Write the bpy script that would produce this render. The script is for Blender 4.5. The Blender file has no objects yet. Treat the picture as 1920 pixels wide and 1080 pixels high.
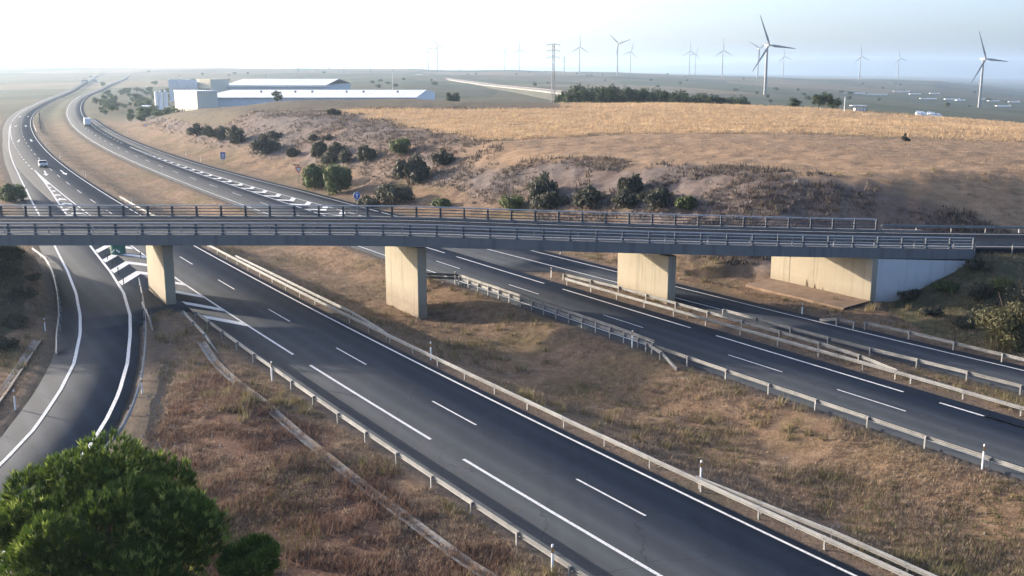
import bpy, math, random
import numpy as np
from mathutils import Vector, Matrix

random.seed(7); RNG = np.random.default_rng(7)
sc = bpy.context.scene
COL = sc.collection

# ------------------------------------------------------------------ camera, sky, sun, exposure
CAM_H = 21.5; FPX = 1950.0; PITCH = math.atan(410 / 1950)
cam_d = bpy.data.cameras.new('camera'); cam = bpy.data.objects.new('camera', cam_d); COL.objects.link(cam)
cam.location = (0, 0, CAM_H); cam.rotation_euler = (math.pi / 2 - PITCH, 0, 0)
cam_d.sensor_width = 36; cam_d.lens = 36 * FPX / 1920
cam_d.clip_start = .5; cam_d.clip_end = 40000
sc.camera = cam
SUN_AZ = math.radians(62); SUN_EL = math.radians(10.5)          # azimuth measured from +Y towards -X
sdir = Vector((-math.sin(SUN_AZ) * math.cos(SUN_EL), math.cos(SUN_AZ) * math.cos(SUN_EL), math.sin(SUN_EL)))
w = bpy.data.worlds.new('World'); sc.world = w; w.use_nodes = True
nt = w.node_tree; sky = nt.nodes.new('ShaderNodeTexSky'); sky.sky_type = 'NISHITA'; sky.sun_disc = False
sky.sun_elevation = SUN_EL; sky.sun_rotation = -SUN_AZ
sky.altitude = 250; sky.air_density = .5; sky.dust_density = 3.6; sky.ozone_density = 1.3
nt.links.new(sky.outputs[0], nt.nodes['Background'].inputs[0]); nt.nodes['Background'].inputs[1].default_value = .15
sun_d = bpy.data.lights.new('sun', 'SUN'); sun_d.energy = 3.4; sun_d.angle = math.radians(.6); sun_d.color = (1, .84, .65)
sun = bpy.data.objects.new('sun', sun_d); COL.objects.link(sun)
sun.rotation_euler = (-sdir).to_track_quat('-Z', 'Y').to_euler(); sun.location = (-60, 40, 60)
sc.view_settings.view_transform = 'Standard'; sc.view_settings.look = 'None'
sc.view_settings.exposure = 1.78; sc.view_settings.gamma = 1.0; sc.view_settings.use_curve_mapping = False
sc.cycles.use_denoising = True; sc.cycles.max_bounces = 6; sc.cycles.volume_bounces = 1
sc.cycles.sample_clamp_indirect = 6

# ------------------------------------------------------------------ pixel -> place on a level plane (surveying the photograph)
CP, SP = math.cos(PITCH), math.sin(PITCH)
def ray(u, v):
    a = (u - 960) / FPX; b = (540 - v) / FPX
    return (a, CP + b * SP, -SP + b * CP)
def g(u, v, z=0.):
    d = ray(u, v); t = (z - CAM_H) / d[2]; return (d[0] * t, d[1] * t, z)
def aty(u, v, Y):
    d = ray(u, v); t = Y / d[1]; return (d[0] * t, Y, CAM_H + d[2] * t)

# ------------------------------------------------------------------ noise
def vnoise(x, y, seed=0):
    xi = np.floor(x).astype(np.int64); yi = np.floor(y).astype(np.int64); fx = x - xi; fy = y - yi
    fx = fx * fx * (3 - 2 * fx); fy = fy * fy * (3 - 2 * fy)
    def h(a, b):
        n = (a * 374761393 + b * 668265263 + seed * 1442695041) & 0x7fffffff
        n = ((n ^ (n >> 13)) * 1274126177) & 0x7fffffff
        return ((n ^ (n >> 16)) & 0xffff) / 65535.
    return (h(xi, yi) * (1 - fx) + h(xi + 1, yi) * fx) * (1 - fy) + (h(xi, yi + 1) * (1 - fx) + h(xi + 1, yi + 1) * fx) * fy - .5
def fbm(x, y, o=3, seed=0):
    r = 0; a = 1.
    for i in range(o): r = r + a * vnoise(x * 2 ** i, y * 2 ** i, seed + i); a *= .5
    return r
def sst(x, a, b):
    t = np.clip((x - a) / (b - a), 0, 1); return t * t * (3 - 2 * t)

# ------------------------------------------------------------------ road axes (inner edge line of each carriageway)
DS = 4.
def axis(x, y, th, K, n, ext):
    S = np.arange(n) * DS; kk = np.interp(S, np.linspace(0, n * DS, len(K)), np.array(K) * 1e-3)
    t = th + np.concatenate([[0], np.cumsum(kk[:-1] * DS)])
    X = x + np.concatenate([[0], np.cumsum(np.sin(t[:-1]) * DS)]); Y = y + np.concatenate([[0], np.cumsum(np.cos(t[:-1]) * DS)])
    # straight lead-in towards and past the camera, straight run-out
    k = 12; pre = np.arange(-k, 0) * DS
    X = np.concatenate([X[0] + pre * np.sin(t[0]), X]); Y = np.concatenate([Y[0] + pre * np.cos(t[0]), Y])
    t = np.concatenate([np.full(k, t[0]), t]); S = np.concatenate([pre, S])
    e = np.arange(1, ext + 1) * DS
    X = np.concatenate([X, X[-1] + e * np.sin(t[-1])]); Y = np.concatenate([Y, Y[-1] + e * np.cos(t[-1])])
    t = np.concatenate([t, np.full(ext, t[-1])]); S = np.concatenate([S, S[-1] + e])
    return S, X, Y, t
A1 = axis(31.94, 17.203, -.625, [1.096, .558, .28, .377, .416, .302, .257, .342, .354, .223, .1, .05, .05, .05], 230, 330)
A2 = axis(33.981, 43.998, -.575, [.146, .257, .35, .459, .446, .316, .236, .201, .15, .12, .165, .2, .2, .2], 260, 310)
def P(A, s, d):
    S, X, Y, t = A; x = np.interp(s, S, X); y = np.interp(s, S, Y); th = np.interp(s, S, t)
    return x + d * np.cos(th), y - d * np.sin(th)
def TH(A, s): return np.interp(s, A[0], A[3])
def sd(A, x, y):
    S, X, Y, t = A; x = np.asarray(x, float); y = np.asarray(y, float); sh = x.shape; x = x.ravel(); y = y.ravel()
    so = np.empty(len(x)); do = np.empty(len(x))
    for a in range(0, len(x), 20000):
        xx = x[a:a + 20000, None]; yy = y[a:a + 20000, None]
        st = slice(None, None, 3)
        i = ((xx - X[None, st]) ** 2 + (yy - Y[None, st]) ** 2).argmin(1) * 3
        dx = xx[:, 0] - X[i]; dy = yy[:, 0] - Y[i]
        so[a:a + 20000] = S[i] + dx * np.sin(t[i]) + dy * np.cos(t[i])
        do[a:a + 20000] = dx * np.cos(t[i]) - dy * np.sin(t[i])
    return so.reshape(sh), do.reshape(sh)
# offsets of the slip roads from the axes (station, offset)
EXL = np.array([(40, -44), (50, -37), (57, -32.6), (65, -28.5), (69.4, -26.4), (76.5, -23.8), (83.3, -21.7), (92.3, -19.7), (99.4, -18.5), (109.5, -17.2), (122, -16.1), (140.6, -14.9), (174, -13), (209.7, -11.4), (246, -10.2), (304, -8.9), (374, -7.6), (489, -6.9)])
EXR = np.array([(40, -38.5), (50, -31.8), (57, -27.8), (65.1, -23.9), (69.2, -22.2), (73.9, -20.5), (81.3, -18.3), (90, -16.2), (97.1, -14.7), (107.1, -13.2), (118.8, -12.2), (138.3, -11.1), (184.7, -8.75), (204.7, -7.75), (220, -7.2), (247, -6.65)])
ONR = np.array([(-20, 20.5), (22.6, 18.5), (31.5, 18), (46, 17.4), (68, 16.9), (88, 16.4), (138, 15.2), (159, 14.7), (180, 13.6), (213.7, 12.2), (267, 11.1), (340, 10.4), (480, 10)])
ONL = np.array([(-20, 15.2), (22.6, 14.4), (56, 13.6), (63.6, 13.4), (90.6, 12.4), (136, 10.9), (150, 10.3), (165, 9.6), (194, 8.7), (225, 8.0), (290, 6.9)])
f1 = lambda T, s: np.interp(s, T[:, 0], T[:, 1])

# ------------------------------------------------------------------ overpass alignment
def ovY(X): return 92.5 + .5 * .0031 * np.maximum(0, np.minimum(X, 60) + 8.5) ** 2 + np.maximum(0, X - 60) * .2124
def ovZ(X):                                                    # deck level at the near edge
    u = X + 10.6; return 6.72 - .0375 * (np.sqrt(u * u + 25) + u) / 2
def ovT(X): return math.atan(.0031 * max(0, min(X, 60) + 8.5))
OW = 9.7
# abutment wall line
ABN = np.array((33.5, 95.0)); ABF = np.array((26.8, 105.8)); ABD = (ABF - ABN) / np.linalg.norm(ABF - ABN)
# ------------------------------------------------------------------ terrain
TT = np.array([-1.5, -.5, -.4, -.3, -.2, -.1, 0, .1, .2, .3, .4, .5, 1.5])
TY = np.array([300, 450, 700, 1000, 1500, 3500, 5000, 14000])
TZ = np.array([[0, 0, 0, 0, 0, 1, 3, 3, 3, 2, 0, -3, -6], [0, 0, 0, 0, 1, 3, 4, 4, 3, 1, -1, -4, -8],
               [0, 0, 0, 0, 2, 3, 0, -2, -5, -7, -9, -12, -18], [0, 0, 0, 0, 3, 4, 1, -2, -7, -9, -14, -20, -26],
               [4, 4, 4, 5, 7, 6, 2, -2, -7, -14, -24, -32, -40], [26, 26, 25, 25, 23, 20, 17, 10, -1, -9, -18, -55, -70],
               [10, 10, 10, 10, 8, 6, 0, -8, -18, -28, -38, -70, -80], [0, 0, 0, 0, 0, 0, -5, -10, -25, -40, -50, -80, -80]], float)
def zbase(X, Y):
    t = np.clip(X / np.maximum(Y, 60), -1.5, 1.5)
    iy = np.clip(np.searchsorted(TY, Y) - 1, 0, len(TY) - 2); fy = np.clip((np.log(np.maximum(Y, 1)) - np.log(TY[iy])) / (np.log(TY[iy + 1]) - np.log(TY[iy])), 0, 1)
    fy = fy * fy * (3 - 2 * fy)
    it = np.clip(np.searchsorted(TT, t) - 1, 0, len(TT) - 2); ft = np.clip((t - TT[it]) / (TT[it + 1] - TT[it]), 0, 1)
    z = (TZ[iy, it] * (1 - ft) + TZ[iy, it + 1] * ft) * (1 - fy) + (TZ[iy + 1, it] * (1 - ft) + TZ[iy + 1, it + 1] * ft) * fy
    z = np.where(Y < 300, z * sst(Y, 120, 300), z)
    return z
def road_z(s, x, y): return np.where(s > 850, np.maximum(zbase(x, y), 0) * sst(s, 850, 1100) + .2 * sst(s, 850, 1100), 0)
def terrain(X, Y, want=False):
    X = np.asarray(X, float); Y = np.asarray(Y, float)
    s1, d1 = sd(A1, X, Y); s2, d2 = sd(A2, X, Y)
    t = X / np.maximum(Y, 40)
    zb = zbase(X, Y)
    far = sst(Y, 500, 1500)
    z = zb + far * (fbm(X / 160, Y / 260, 3, 3) * 5) * sst(Y, 600, 2500) + far * fbm(X / 60., Y / 90., 2, 31) * .8
    # the hill to the right of the motorway
    toe = f1(ONR, s2) + 2.6 + 1.0 * vnoise(s2 / 17, 0 * s2, 5)
    wid = 24 + 6 * vnoise(s2 / 40, s2 * 0 + 3, 9)
    plat = 10 + np.clip(Y - 185, 0, 115) * .0088 - .03 * np.maximum(0, X - 50) + fbm(X / 45, Y / 45, 2, 4) * .8
    plat = plat - 1.3 * sst(-X, 70, 95) - np.maximum(0, t - .28) * 14 * sst(Y, 200, 330)
    plat = np.where(Y < 150, plat - .012 * (150 - Y), plat)
    rise = sst(d2 - toe, -1, wid) * .86 + .14 * sst(d2 - toe, wid * .6, wid + 30)
    yc = 330 + 60 * sst(-t, .02, .12)
    hm = rise * (1 - sst(s2, 330, 450) * .75) * (1 - sst(Y, yc, yc + 130))
    hm = hm * (1 - (1 - sst(Y - .15 * (X - 30), 99, 126)) * sst(X, 14, 27))
    rocky = np.clip((d2 - toe) / 6, 0, 1)
    edge = 188 + 6 * vnoise(X / 30, X * 0, 2)
    gold = sst(Y, edge - 1, edge + 2) * sst(X + 7 + (Y - 188) * .43 + 5 * vnoise(X / 9, Y / 9, 8), -2, 5) * (1 - sst(Y, 390, 430)) * (1 - sst(Y + 12 * vnoise(X / 15, Y / 15, 18), 285, 297) * (1 - sst(X, 6, 26))) * (d2 > toe)
    lump = (fbm(X / 2.6, Y / 3.2, 3, 11) * .30 + fbm(X / 12, Y / 12, 2, 17) * .45)
    hz = plat * hm + (lump * .75 + fbm(X / 1.5, Y / 1.9, 2, 13) * .30) * rocky * (1 - .93 * gold) * (1 - .65 * sst(Y - (165 - .95 * (X + 1)), -4, 8) * sst(X, -14, 2)) * (1 - sst(Y, 330, 420)) + fbm(X / 6, Y / 6, 3, 41) * .18 * rocky * gold
    hz = hz - .55 * np.exp(-((Y - edge) / 1.6) ** 2) * sst(X, -12, 0) * (d2 > toe + 20)
    z = z * (1 - np.where(d2 > toe - 2, hm, 0)) + np.where(d2 > toe - 2, hz, 0)
    # bank on the far left of the exit road
    exl = np.where(s1 < 489, f1(EXL, s1), -6.9)
    lb = exl - 3.5 - d1
    z = z + sst(lb, 0, 14) * 2.6 * sst(s1, 120, 170) * (1 - sst(s1, 330, 480)) + sst(lb, 1, 10) * .5 * (s1 < 130)
    # overpass fills
    yo = ovY(X) + OW / 2; zo = ovZ(X) - .05
    dist = np.abs(Y - yo) - (OW / 2 + .9)
    slope = np.where(Y < yo, .42, .5)
    fl = zo - .25 - np.maximum(dist, 0) * slope
    wn = (X - ABN[0]) * (-ABD[1]) * -1 + (Y - ABN[1]) * (-ABD[0])      # >0 to the right of the abutment face
    wn = (X - ABN[0]) * ABD[1] - (Y - ABN[1]) * ABD[0]
    fr = np.where((Y > ABN[1] + .6 + .95 * (1 - sst(X, 43, 45.5)) + .132 * (X - 33.85)), np.where(wn > .45, fl - np.maximum(0, 7 - wn) * .75 * sst(Y, 104.8, 107.4), -9), fl - np.maximum(0, 44.6 - X) * .55)
    fl_l = fl - np.maximum(0, X + 54) * .55
    fill = np.where(X > 0, fr, np.where(X < -30, fl_l, -9.)) + fbm(X / 2.2, Y / 2.2, 2, 21) * .22
    # mound on the gore and low median
    z = z + .35 * np.exp(-(((s1 - 90) / 9) ** 2 + ((d1 + 12.5) / 1.9) ** 2)) * (s1 > 60)
    z = z + .7 * np.exp(-(((s1 - 62) / 12) ** 2 + ((d1 + 16) / 3.0) ** 2))
    med = np.minimum(d1 - 1.5, -1.6 - d2)
    inmed = (d1 > .5) & (d2 < -.5)
    z = z - np.where(inmed, 1.3 * sst(med, 0, 5.5) * (1 - .5 * sst(s1, 140, 260)), 0)
    z = np.where(X > 0, np.where((d2 > f1(ONR, s2) + 1.2), np.maximum(z, fill), z), np.where((d1 < exl - 1.6), np.maximum(z, fill), z))
    z = np.where(X > 27, np.minimum(z, zo - .22 + np.maximum(dist - .3, 0) * .42), z)
    fw = -wn; inap = (fw > -.2) & (fw < 5.5) & (Y > 91) & (Y < 109) & (X > 18)
    z = np.where(inap, np.minimum(z, .30 - .07 * np.maximum(fw, 0) - .25), z)
    # the pavement footprint
    in1 = np.minimum(d1 + 9.5, .55 - d1)
    r1 = np.where((s1 < 489) & (s1 > 41), np.minimum(d1 - (exl - 1.7), np.where(s1 > 96, -8 - d1, f1(EXR, s1) + .7 - d1)), -9)
    in2 = np.minimum(d2 + .7, 8.1 - d2)
    r2 = np.where(s2 < 470, np.minimum(f1(ONR, s2) + 1.2 - d2, np.where(s2 > 72, d2 - 7, d2 - (f1(ONL, s2) - .8))), -9)
    ins = np.maximum(np.maximum(in1, r1), np.maximum(in2, r2))
    near = 1 - sst(Y, 250, 500)
    lump2 = (fbm(X / .9, Y / .9, 3, 51) * .10 + fbm(X / 3.4, Y / 3.4, 2, 57) * .2) * near
    z = z + lump2 * sst(-ins, .3, 2.5)
    rz = np.where(d1 < -1e9, 0, np.where(np.abs(d1) < np.abs(d2), road_z(s1, X, Y), road_z(s2, X, Y)))
    k = sst(ins, -1.6, -.3)
    z = z * (1 - k) + (rz - .06) * k
    z = np.where(ins > -.35, rz - .16, z)
    if not want: return z
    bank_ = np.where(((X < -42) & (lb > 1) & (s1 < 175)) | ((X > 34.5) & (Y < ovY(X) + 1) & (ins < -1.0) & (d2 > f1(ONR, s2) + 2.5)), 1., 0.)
    # what grows or lies there
    A = {}
    A['gravel'] = np.maximum(sst(-ins, 1.7, .4) * .9, .8 * sst(d1 - f1(EXR, s1), 5.2 + 1.5 * vnoise(X / 2, Y / 2, 66), 2.5) * (d1 > f1(EXR, s1)) * (s1 < 92) * (s1 > 41) * (d1 < -11))
    A['gold'] = gold
    shr = sst(Y + 10 * vnoise(X / 12, Y / 12, 28), 283, 300) * (1 - sst(X, 6, 26)) * (d2 > toe + 15)
    tan_ = (1 - bank_) * sst(Y - (165 - .95 * (X + 1)) + 9 * vnoise(X / 9, Y / 9, 62), -3, 6) * sst(X, -14, 2) * (1 - gold) * (d2 > toe + 6) * (Y < 260)
    A['tan'] = tan_
    A['rock'] = sst(d2 - toe + 5 * vnoise(s2 / 6, d2 / 6, 71), 5, 12) * (1 - gold) * (1 - shr) * (1 - sst(s2, 430, 500)) * (Y > 60) * (1 - .8 * tan_) * (1 - bank_)
    A['far'] = sst(Y, 400, 520)
    A['scrub'] = sst(d1 + 3.5 * vnoise(X / 3, Y / 3, 44), -11.5, -13.5) * (s1 < 84) * sst(s1 + 4 * vnoise(X / 3, Y / 3, 45), 80, 72) * sst(d1 - f1(EXR, s1) + 2.5 * vnoise(X / 2.5, Y / 2.5, 46), 2.5, 5.5) * .85
    A['shrubby'] = shr
    A['bank'] = bank_
    return z, A, ins

# ------------------------------------------------------------------ mesh helpers
def link(o, parent=None):
    COL.objects.link(o)
    if parent is not None: o.parent = parent
    return o
def tag(o, label=None, cat=None, group=None, kind=None):
    if label: o['label'] = label
    if cat: o['category'] = cat
    if group: o['group'] = group
    if kind: o['kind'] = kind
    return o
def empty(name, loc=(0, 0, 0), rz=0., **k):
    o = bpy.data.objects.new(name, None); o.location = loc; o.rotation_euler = (0, 0, rz); o.empty_display_size = .3
    return tag(link(o), **k)
def raw(name, V, F, mat, smooth=False):
    me = bpy.data.meshes.new(name); V = np.asarray(V, np.float32); F = np.asarray(F, np.int32); n = F.shape[1]
    me.vertices.add(len(V)); me.vertices.foreach_set('co', V.ravel())
    me.loops.add(F.size); me.loops.foreach_set('vertex_index', F.ravel())
    me.polygons.add(len(F)); me.polygons.foreach_set('loop_start', np.arange(0, F.size, n, dtype=np.int32))
    if smooth: me.polygons.foreach_set('use_smooth', np.ones(len(F), bool))
    me.update(calc_edges=True); me.validate()
    if mat: me.materials.append(mat)
    return me
def ob(name, me, parent=None, loc=None, rz=None, **k):
    o = bpy.data.objects.new(name, me)
    if loc is not None: o.location = loc
    if rz is not None: o.rotation_euler = (0, 0, rz)
    return tag(link(o, parent), **k)
class MB:
    def __init__(s): s.V = []; s.F = []
    def add(s, V, F):
        b = len(s.V); s.V += [tuple(v) for v in V]; s.F += [tuple(i + b for i in f) for f in F]; return s
    def box(s, c, d, rz=0., taper=1.):
        x, y, z = d[0] / 2, d[1] / 2, d[2] / 2; ca, sa = math.cos(rz), math.sin(rz); V = []
        for k, q in ((-z, 1), (z, taper)):
            for a, b in ((-x, -y), (x, -y), (x, y), (-x, y)):
                a *= q; b *= q; V.append((c[0] + a * ca - b * sa, c[1] + a * sa + b * ca, c[2] + k))
        return s.add(V, [(3, 2, 1, 0), (4, 5, 6, 7), (0, 1, 5, 4), (1, 2, 6, 5), (2, 3, 7, 6), (3, 0, 4, 7)])
    def tube(s, p, q, r0, r1=None, n=8):
        r1 = r0 if r1 is None else r1; p = Vector(p); q = Vector(q); d = (q - p).normalized()
        a = d.orthogonal().normalized(); b = d.cross(a); V = []
        for c, r in ((p, r0), (q, r1)):
            for i in range(n):
                t = 2 * math.pi * i / n; V.append(c + (a * math.cos(t) + b * math.sin(t)) * r)
        F = [(i, (i + 1) % n, n + (i + 1) % n, n + i) for i in range(n)] + [tuple(range(n - 1, -1, -1)), tuple(range(n, 2 * n))]
        return s.add(V, F)
    def prism(s, poly, z0, z1):
        n = len(poly); V = [(x, y, z0) for x, y in poly] + [(x, y, z1) for x, y in poly]
        return s.add(V, [(i, (i + 1) % n, n + (i + 1) % n, n + i) for i in range(n)] + [tuple(range(n - 1, -1, -1)), tuple(range(n, 2 * n))])
    def sweep(s, rings, closed=True, caps=True):
        n = len(rings[0]); V = [v for r in rings for v in r]; F = []; m = n if closed else n - 1
        for i in range(len(rings) - 1):
            for j in range(m): F.append((i * n + j, i * n + (j + 1) % n, (i + 1) * n + (j + 1) % n, (i + 1) * n + j))
        if caps and closed: F += [tuple(range(n - 1, -1, -1)), tuple(range((len(rings) - 1) * n, len(rings) * n))]
        return s.add(V, F)
    def me(s, name, mat, smooth=False):
        m = bpy.data.meshes.new(name); m.from_pydata(s.V, [], s.F); m.materials.append(mat)
        if smooth:
            for p in m.polygons: p.use_smooth = True
        import bmesh
        bm = bmesh.new(); bm.from_mesh(m); bmesh.ops.recalc_face_normals(bm, faces=bm.faces); bm.to_mesh(m); bm.free()
        return m
    def ob(s, name, mat, parent=None, smooth=False, **k): return ob(name, s.me(name, mat, smooth), parent, **k)
def copy_tree(o, parent=None):
    c = o.copy(); link(c, parent)
    for ch in o.children: copy_tree(ch, c)
    return c

# ------------------------------------------------------------------ materials
def new_mat(name):
    m = bpy.data.materials.new(name); m.use_nodes = True; return m, m.node_tree, m.node_tree.nodes['Principled BSDF']
def N(nt, t, **k):
    n = nt.nodes.new(t)
    for a, b in k.items(): setattr(n, a, b)
    return n
def noise(nt, scale, detail=4, rough=.6, vec=None):
    n = N(nt, 'ShaderNodeTexNoise'); n.inputs['Scale'].default_value = scale; n.inputs['Detail'].default_value = detail; n.inputs['Roughness'].default_value = rough
    if vec is not None: nt.links.new(vec, n.inputs['Vector'])
    return n.outputs['Fac']
def pos(nt): return N(nt, 'ShaderNodeNewGeometry').outputs['Position']
def ramp(nt, fac, stops):
    r = N(nt, 'ShaderNodeValToRGB'); nt.links.new(fac, r.inputs[0]); e = r.color_ramp.elements
    while len(e) < len(stops): e.new(.5)
    for i, (p, c) in enumerate(stops): e[i].position = p; e[i].color = (*c, 1) if len(c) == 3 else c
    return r.outputs[0]
def mix(nt, f, a, b):
    m = N(nt, 'ShaderNodeMix', data_type='RGBA')
    for i, x in ((0, f), (6, a), (7, b)):
        if isinstance(x, (int, float)): m.inputs[i].default_value = x
        elif isinstance(x, tuple): m.inputs[i].default_value = (*x, 1)
        else: nt.links.new(x, m.inputs[i])
    return m.outputs[2]
def bump(nt, bs, h, st, dist):
    b = N(nt, 'ShaderNodeBump'); b.inputs['Strength'].default_value = st; b.inputs['Distance'].default_value = dist
    nt.links.new(h, b.inputs['Height']); nt.links.new(b.outputs[0], bs.inputs['Normal'])
def vary(name, c0, c1, scale=3., rough=.7, metal=0., bst=0., bdist=.02, obj_var=0.):
    m, nt, bs = new_mat(name); p = pos(nt); f = noise(nt, scale, 5, .6, p)
    col = ramp(nt, f, [(.3, c0), (.7, c1)])
    if obj_var:
        oi = N(nt, 'ShaderNodeObjectInfo'); hs = N(nt, 'ShaderNodeHueSaturation'); nt.links.new(col, hs.inputs['Color'])
        mr = N(nt, 'ShaderNodeMapRange'); mr.inputs[3].default_value = 1 - obj_var; mr.inputs[4].default_value = 1 + obj_var
        nt.links.new(oi.outputs['Random'], mr.inputs[0]); nt.links.new(mr.outputs[0], hs.inputs['Value']); col = hs.outputs[0]
    nt.links.new(col, bs.inputs['Base Color']); bs.inputs['Roughness'].default_value = rough; bs.inputs['Metallic'].default_value = metal
    if bst: bump(nt, bs, noise(nt, scale * 8, 4, .6, p), bst, bdist)
    return m
def leafy(name, c0, c1, scale=1.2):
    m, nt, bs = new_mat(name); f = noise(nt, scale, 4, .6, pos(nt)); col = ramp(nt, f, [(.3, c0), (.7, c1)])
    nt.links.new(col, bs.inputs['Base Color']); bs.inputs['Roughness'].default_value = .75
    tr = N(nt, 'ShaderNodeBsdfTranslucent'); nt.links.new(col, tr.inputs[0]); ms = N(nt, 'ShaderNodeMixShader'); ms.inputs[0].default_value = .3
    nt.links.new(bs.outputs[0], ms.inputs[1]); nt.links.new(tr.outputs[0], ms.inputs[2]); nt.links.new(ms.outputs[0], nt.nodes['Material Output'].inputs[0])
    return m
def scaled(nt, v, s):
    m = N(nt, 'ShaderNodeMapping'); m.inputs['Scale'].default_value = s; nt.links.new(v, m.inputs[0]); return m.outputs[0]

def asphalt(name, dark, light):
    m, nt, bs = new_mat(name); p = pos(nt)
    big = noise(nt, .09, 4, .55, p); fine = noise(nt, 22, 3, .7, p)
    rot = N(nt, 'ShaderNodeMapping'); rot.inputs['Rotation'].default_value = (0, 0, math.radians(-31)); rot.inputs['Scale'].default_value = (1.1, .02, 1); nt.links.new(p, rot.inputs[0])
    trk = noise(nt, 1, 2, .5, rot.outputs[0])
    c = mix(nt, big, dark, light); c2 = mix(nt, .5, c, ramp(nt, trk, [(.35, dark), (.65, light)]))
    c3 = mix(nt, .35, c2, ramp(nt, fine, [(.3, tuple(x * .55 for x in dark)), (.7, tuple(x * 1.5 for x in light))]))
    ac = N(nt, 'ShaderNodeAttribute', attribute_name='across').outputs['Fac']
    m1 = N(nt, 'ShaderNodeMath', operation='MULTIPLY_ADD'); nt.links.new(ac, m1.inputs[0]); m1.inputs[1].default_value = 1 / 3.42; m1.inputs[2].default_value = 20.
    m2 = N(nt, 'ShaderNodeMath', operation='FRACT'); nt.links.new(m1.outputs[0], m2.inputs[0])
    wt = ramp(nt, m2.outputs[0], [(.10, (0, 0, 0)), (.26, (.26,) * 3), (.42, (.0,) * 3), (.58, (0, 0, 0)), (.74, (.26,) * 3), (.90, (0, 0, 0))])
    c3 = mix(nt, wt, c3, tuple(x * 1.75 for x in light))
    pt = N(nt, 'ShaderNodeTexVoronoi', feature='DISTANCE_TO_EDGE'); pt.inputs['Scale'].default_value = .16
    wob = N(nt, 'ShaderNodeVectorMath', operation='ADD'); nz = N(nt, 'ShaderNodeTexNoise'); nz.inputs['Scale'].default_value = .9; nt.links.new(p, nz.inputs['Vector']); nt.links.new(p, wob.inputs[0]); nt.links.new(nz.outputs['Color'], wob.inputs[1]); nt.links.new(wob.outputs[0], pt.inputs['Vector'])
    crack = ramp(nt, pt.outputs['Distance'], [(0, (.55, .55, .55)), (.006, (0, 0, 0))])
    c3 = mix(nt, crack, c3, tuple(x * .45 for x in dark))
    dust = ramp(nt, noise(nt, .5, 5, .7, p), [(.56, (0, 0, 0)), (.75, (.35, .35, .35))])
    c3 = mix(nt, dust, c3, (.075, .068, .062))
    nt.links.new(c3, bs.inputs['Base Color']); bs.inputs['Roughness'].default_value = .9; bs.inputs['Specular IOR Level'].default_value = .12
    bump(nt, bs, noise(nt, 60, 2, .7, p), .25, .01)
    return m
M = {}
M['asphalt'] = asphalt('asphalt_main', (.026, .033, .044), (.043, .052, .066))
M['asphalt_ramp'] = asphalt('asphalt_slip_road', (.027, .034, .045), (.044, .053, .067))
M['asphalt_over'] = asphalt('asphalt_overpass', (.014, .017, .023), (.022, .026, .033))
def paint():
    m, nt, bs = new_mat('road_paint'); p = pos(nt); f = noise(nt, 7, 6, .75, p)
    nt.links.new(ramp(nt, f, [(.33, (.16, .165, .17)), (.43, (.55, .55, .54)), (.56, (.74, .74, .72)), (.8, (.80, .80, .78))]), bs.inputs['Base Color']); bs.inputs['Roughness'].default_value = .6
    return m
M['paint'] = paint()
M['steel'] = vary('galvanised_steel', (.17, .175, .18), (.28, .28, .275), 1.3, .55, .3, obj_var=.15)
M['post'] = vary('galvanised_post', (.2, .2, .2), (.34, .34, .34), 4, .55, .4, obj_var=.2)
M['rail_blue'] = vary('bridge_railing_steel', (.030, .037, .052), (.055, .064, .082), 2, .5, .2)
M['rail_top'] = vary('bridge_rail_tube', (.26, .29, .33), (.40, .42, .46), 2, .4, .4)
def concrete(name, a, b, streak=.5):
    m, nt, bs = new_mat(name); p = pos(nt); f = noise(nt, .9, 6, .65, p)
    st = noise(nt, 1, 4, .6, scaled(nt, p, (1.6, 1.6, .12)))
    c = mix(nt, f, a, b); dk = tuple(x * .55 for x in a)
    msk = ramp(nt, st, [(.52, (0, 0, 0)), (.72, (streak,) * 3)])
    sx = N(nt, 'ShaderNodeSeparateXYZ'); nt.links.new(p, sx.inputs[0])
    dm = N(nt, 'ShaderNodeMath', operation='MULTIPLY_ADD'); nt.links.new(sx.outputs[1], dm.inputs[0]); dm.inputs[1].default_value = 1 / 1.15; dm.inputs[2].default_value = .3
    fr_ = N(nt, 'ShaderNodeMath', operation='FRACT'); nt.links.new(dm.outputs[0], fr_.inputs[0])
    seam = ramp(nt, fr_.outputs[0], [(0, (.35, .35, .35)), (.035, (0, 0, 0))])
    c = mix(nt, seam, mix(nt, msk, c, dk), dk)
    gm = N(nt, 'ShaderNodeMapRange'); nt.links.new(sx.outputs[2], gm.inputs[0]); gm.inputs[1].default_value = 1.3; gm.inputs[2].default_value = -.2
    foot = N(nt, 'ShaderNodeMath', operation='MULTIPLY'); nt.links.new(gm.outputs[0], foot.inputs[0]); nt.links.new(noise(nt, 2.2, 5, .7, p), foot.inputs[1])
    nt.links.new(mix(nt, foot.outputs[0], c, (.13, .085, .055)), bs.inputs['Base Color']); bs.inputs['Roughness'].default_value = .88
    bump(nt, bs, noise(nt, 14, 4, .6, p), .2, .02)
    return m
M['conc'] = concrete('pier_concrete', (.25, .22, .165), (.34, .305, .24), .65)
M['wing'] = concrete('wing_wall_skylit_concrete', (.40, .42, .44), (.52, .54, .56), .25)  # paler, bluer copy of the concrete: sky light put into the colour
M['deckc'] = concrete('deck_concrete', (.11, .114, .12), (.17, .173, .178), .6)
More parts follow.
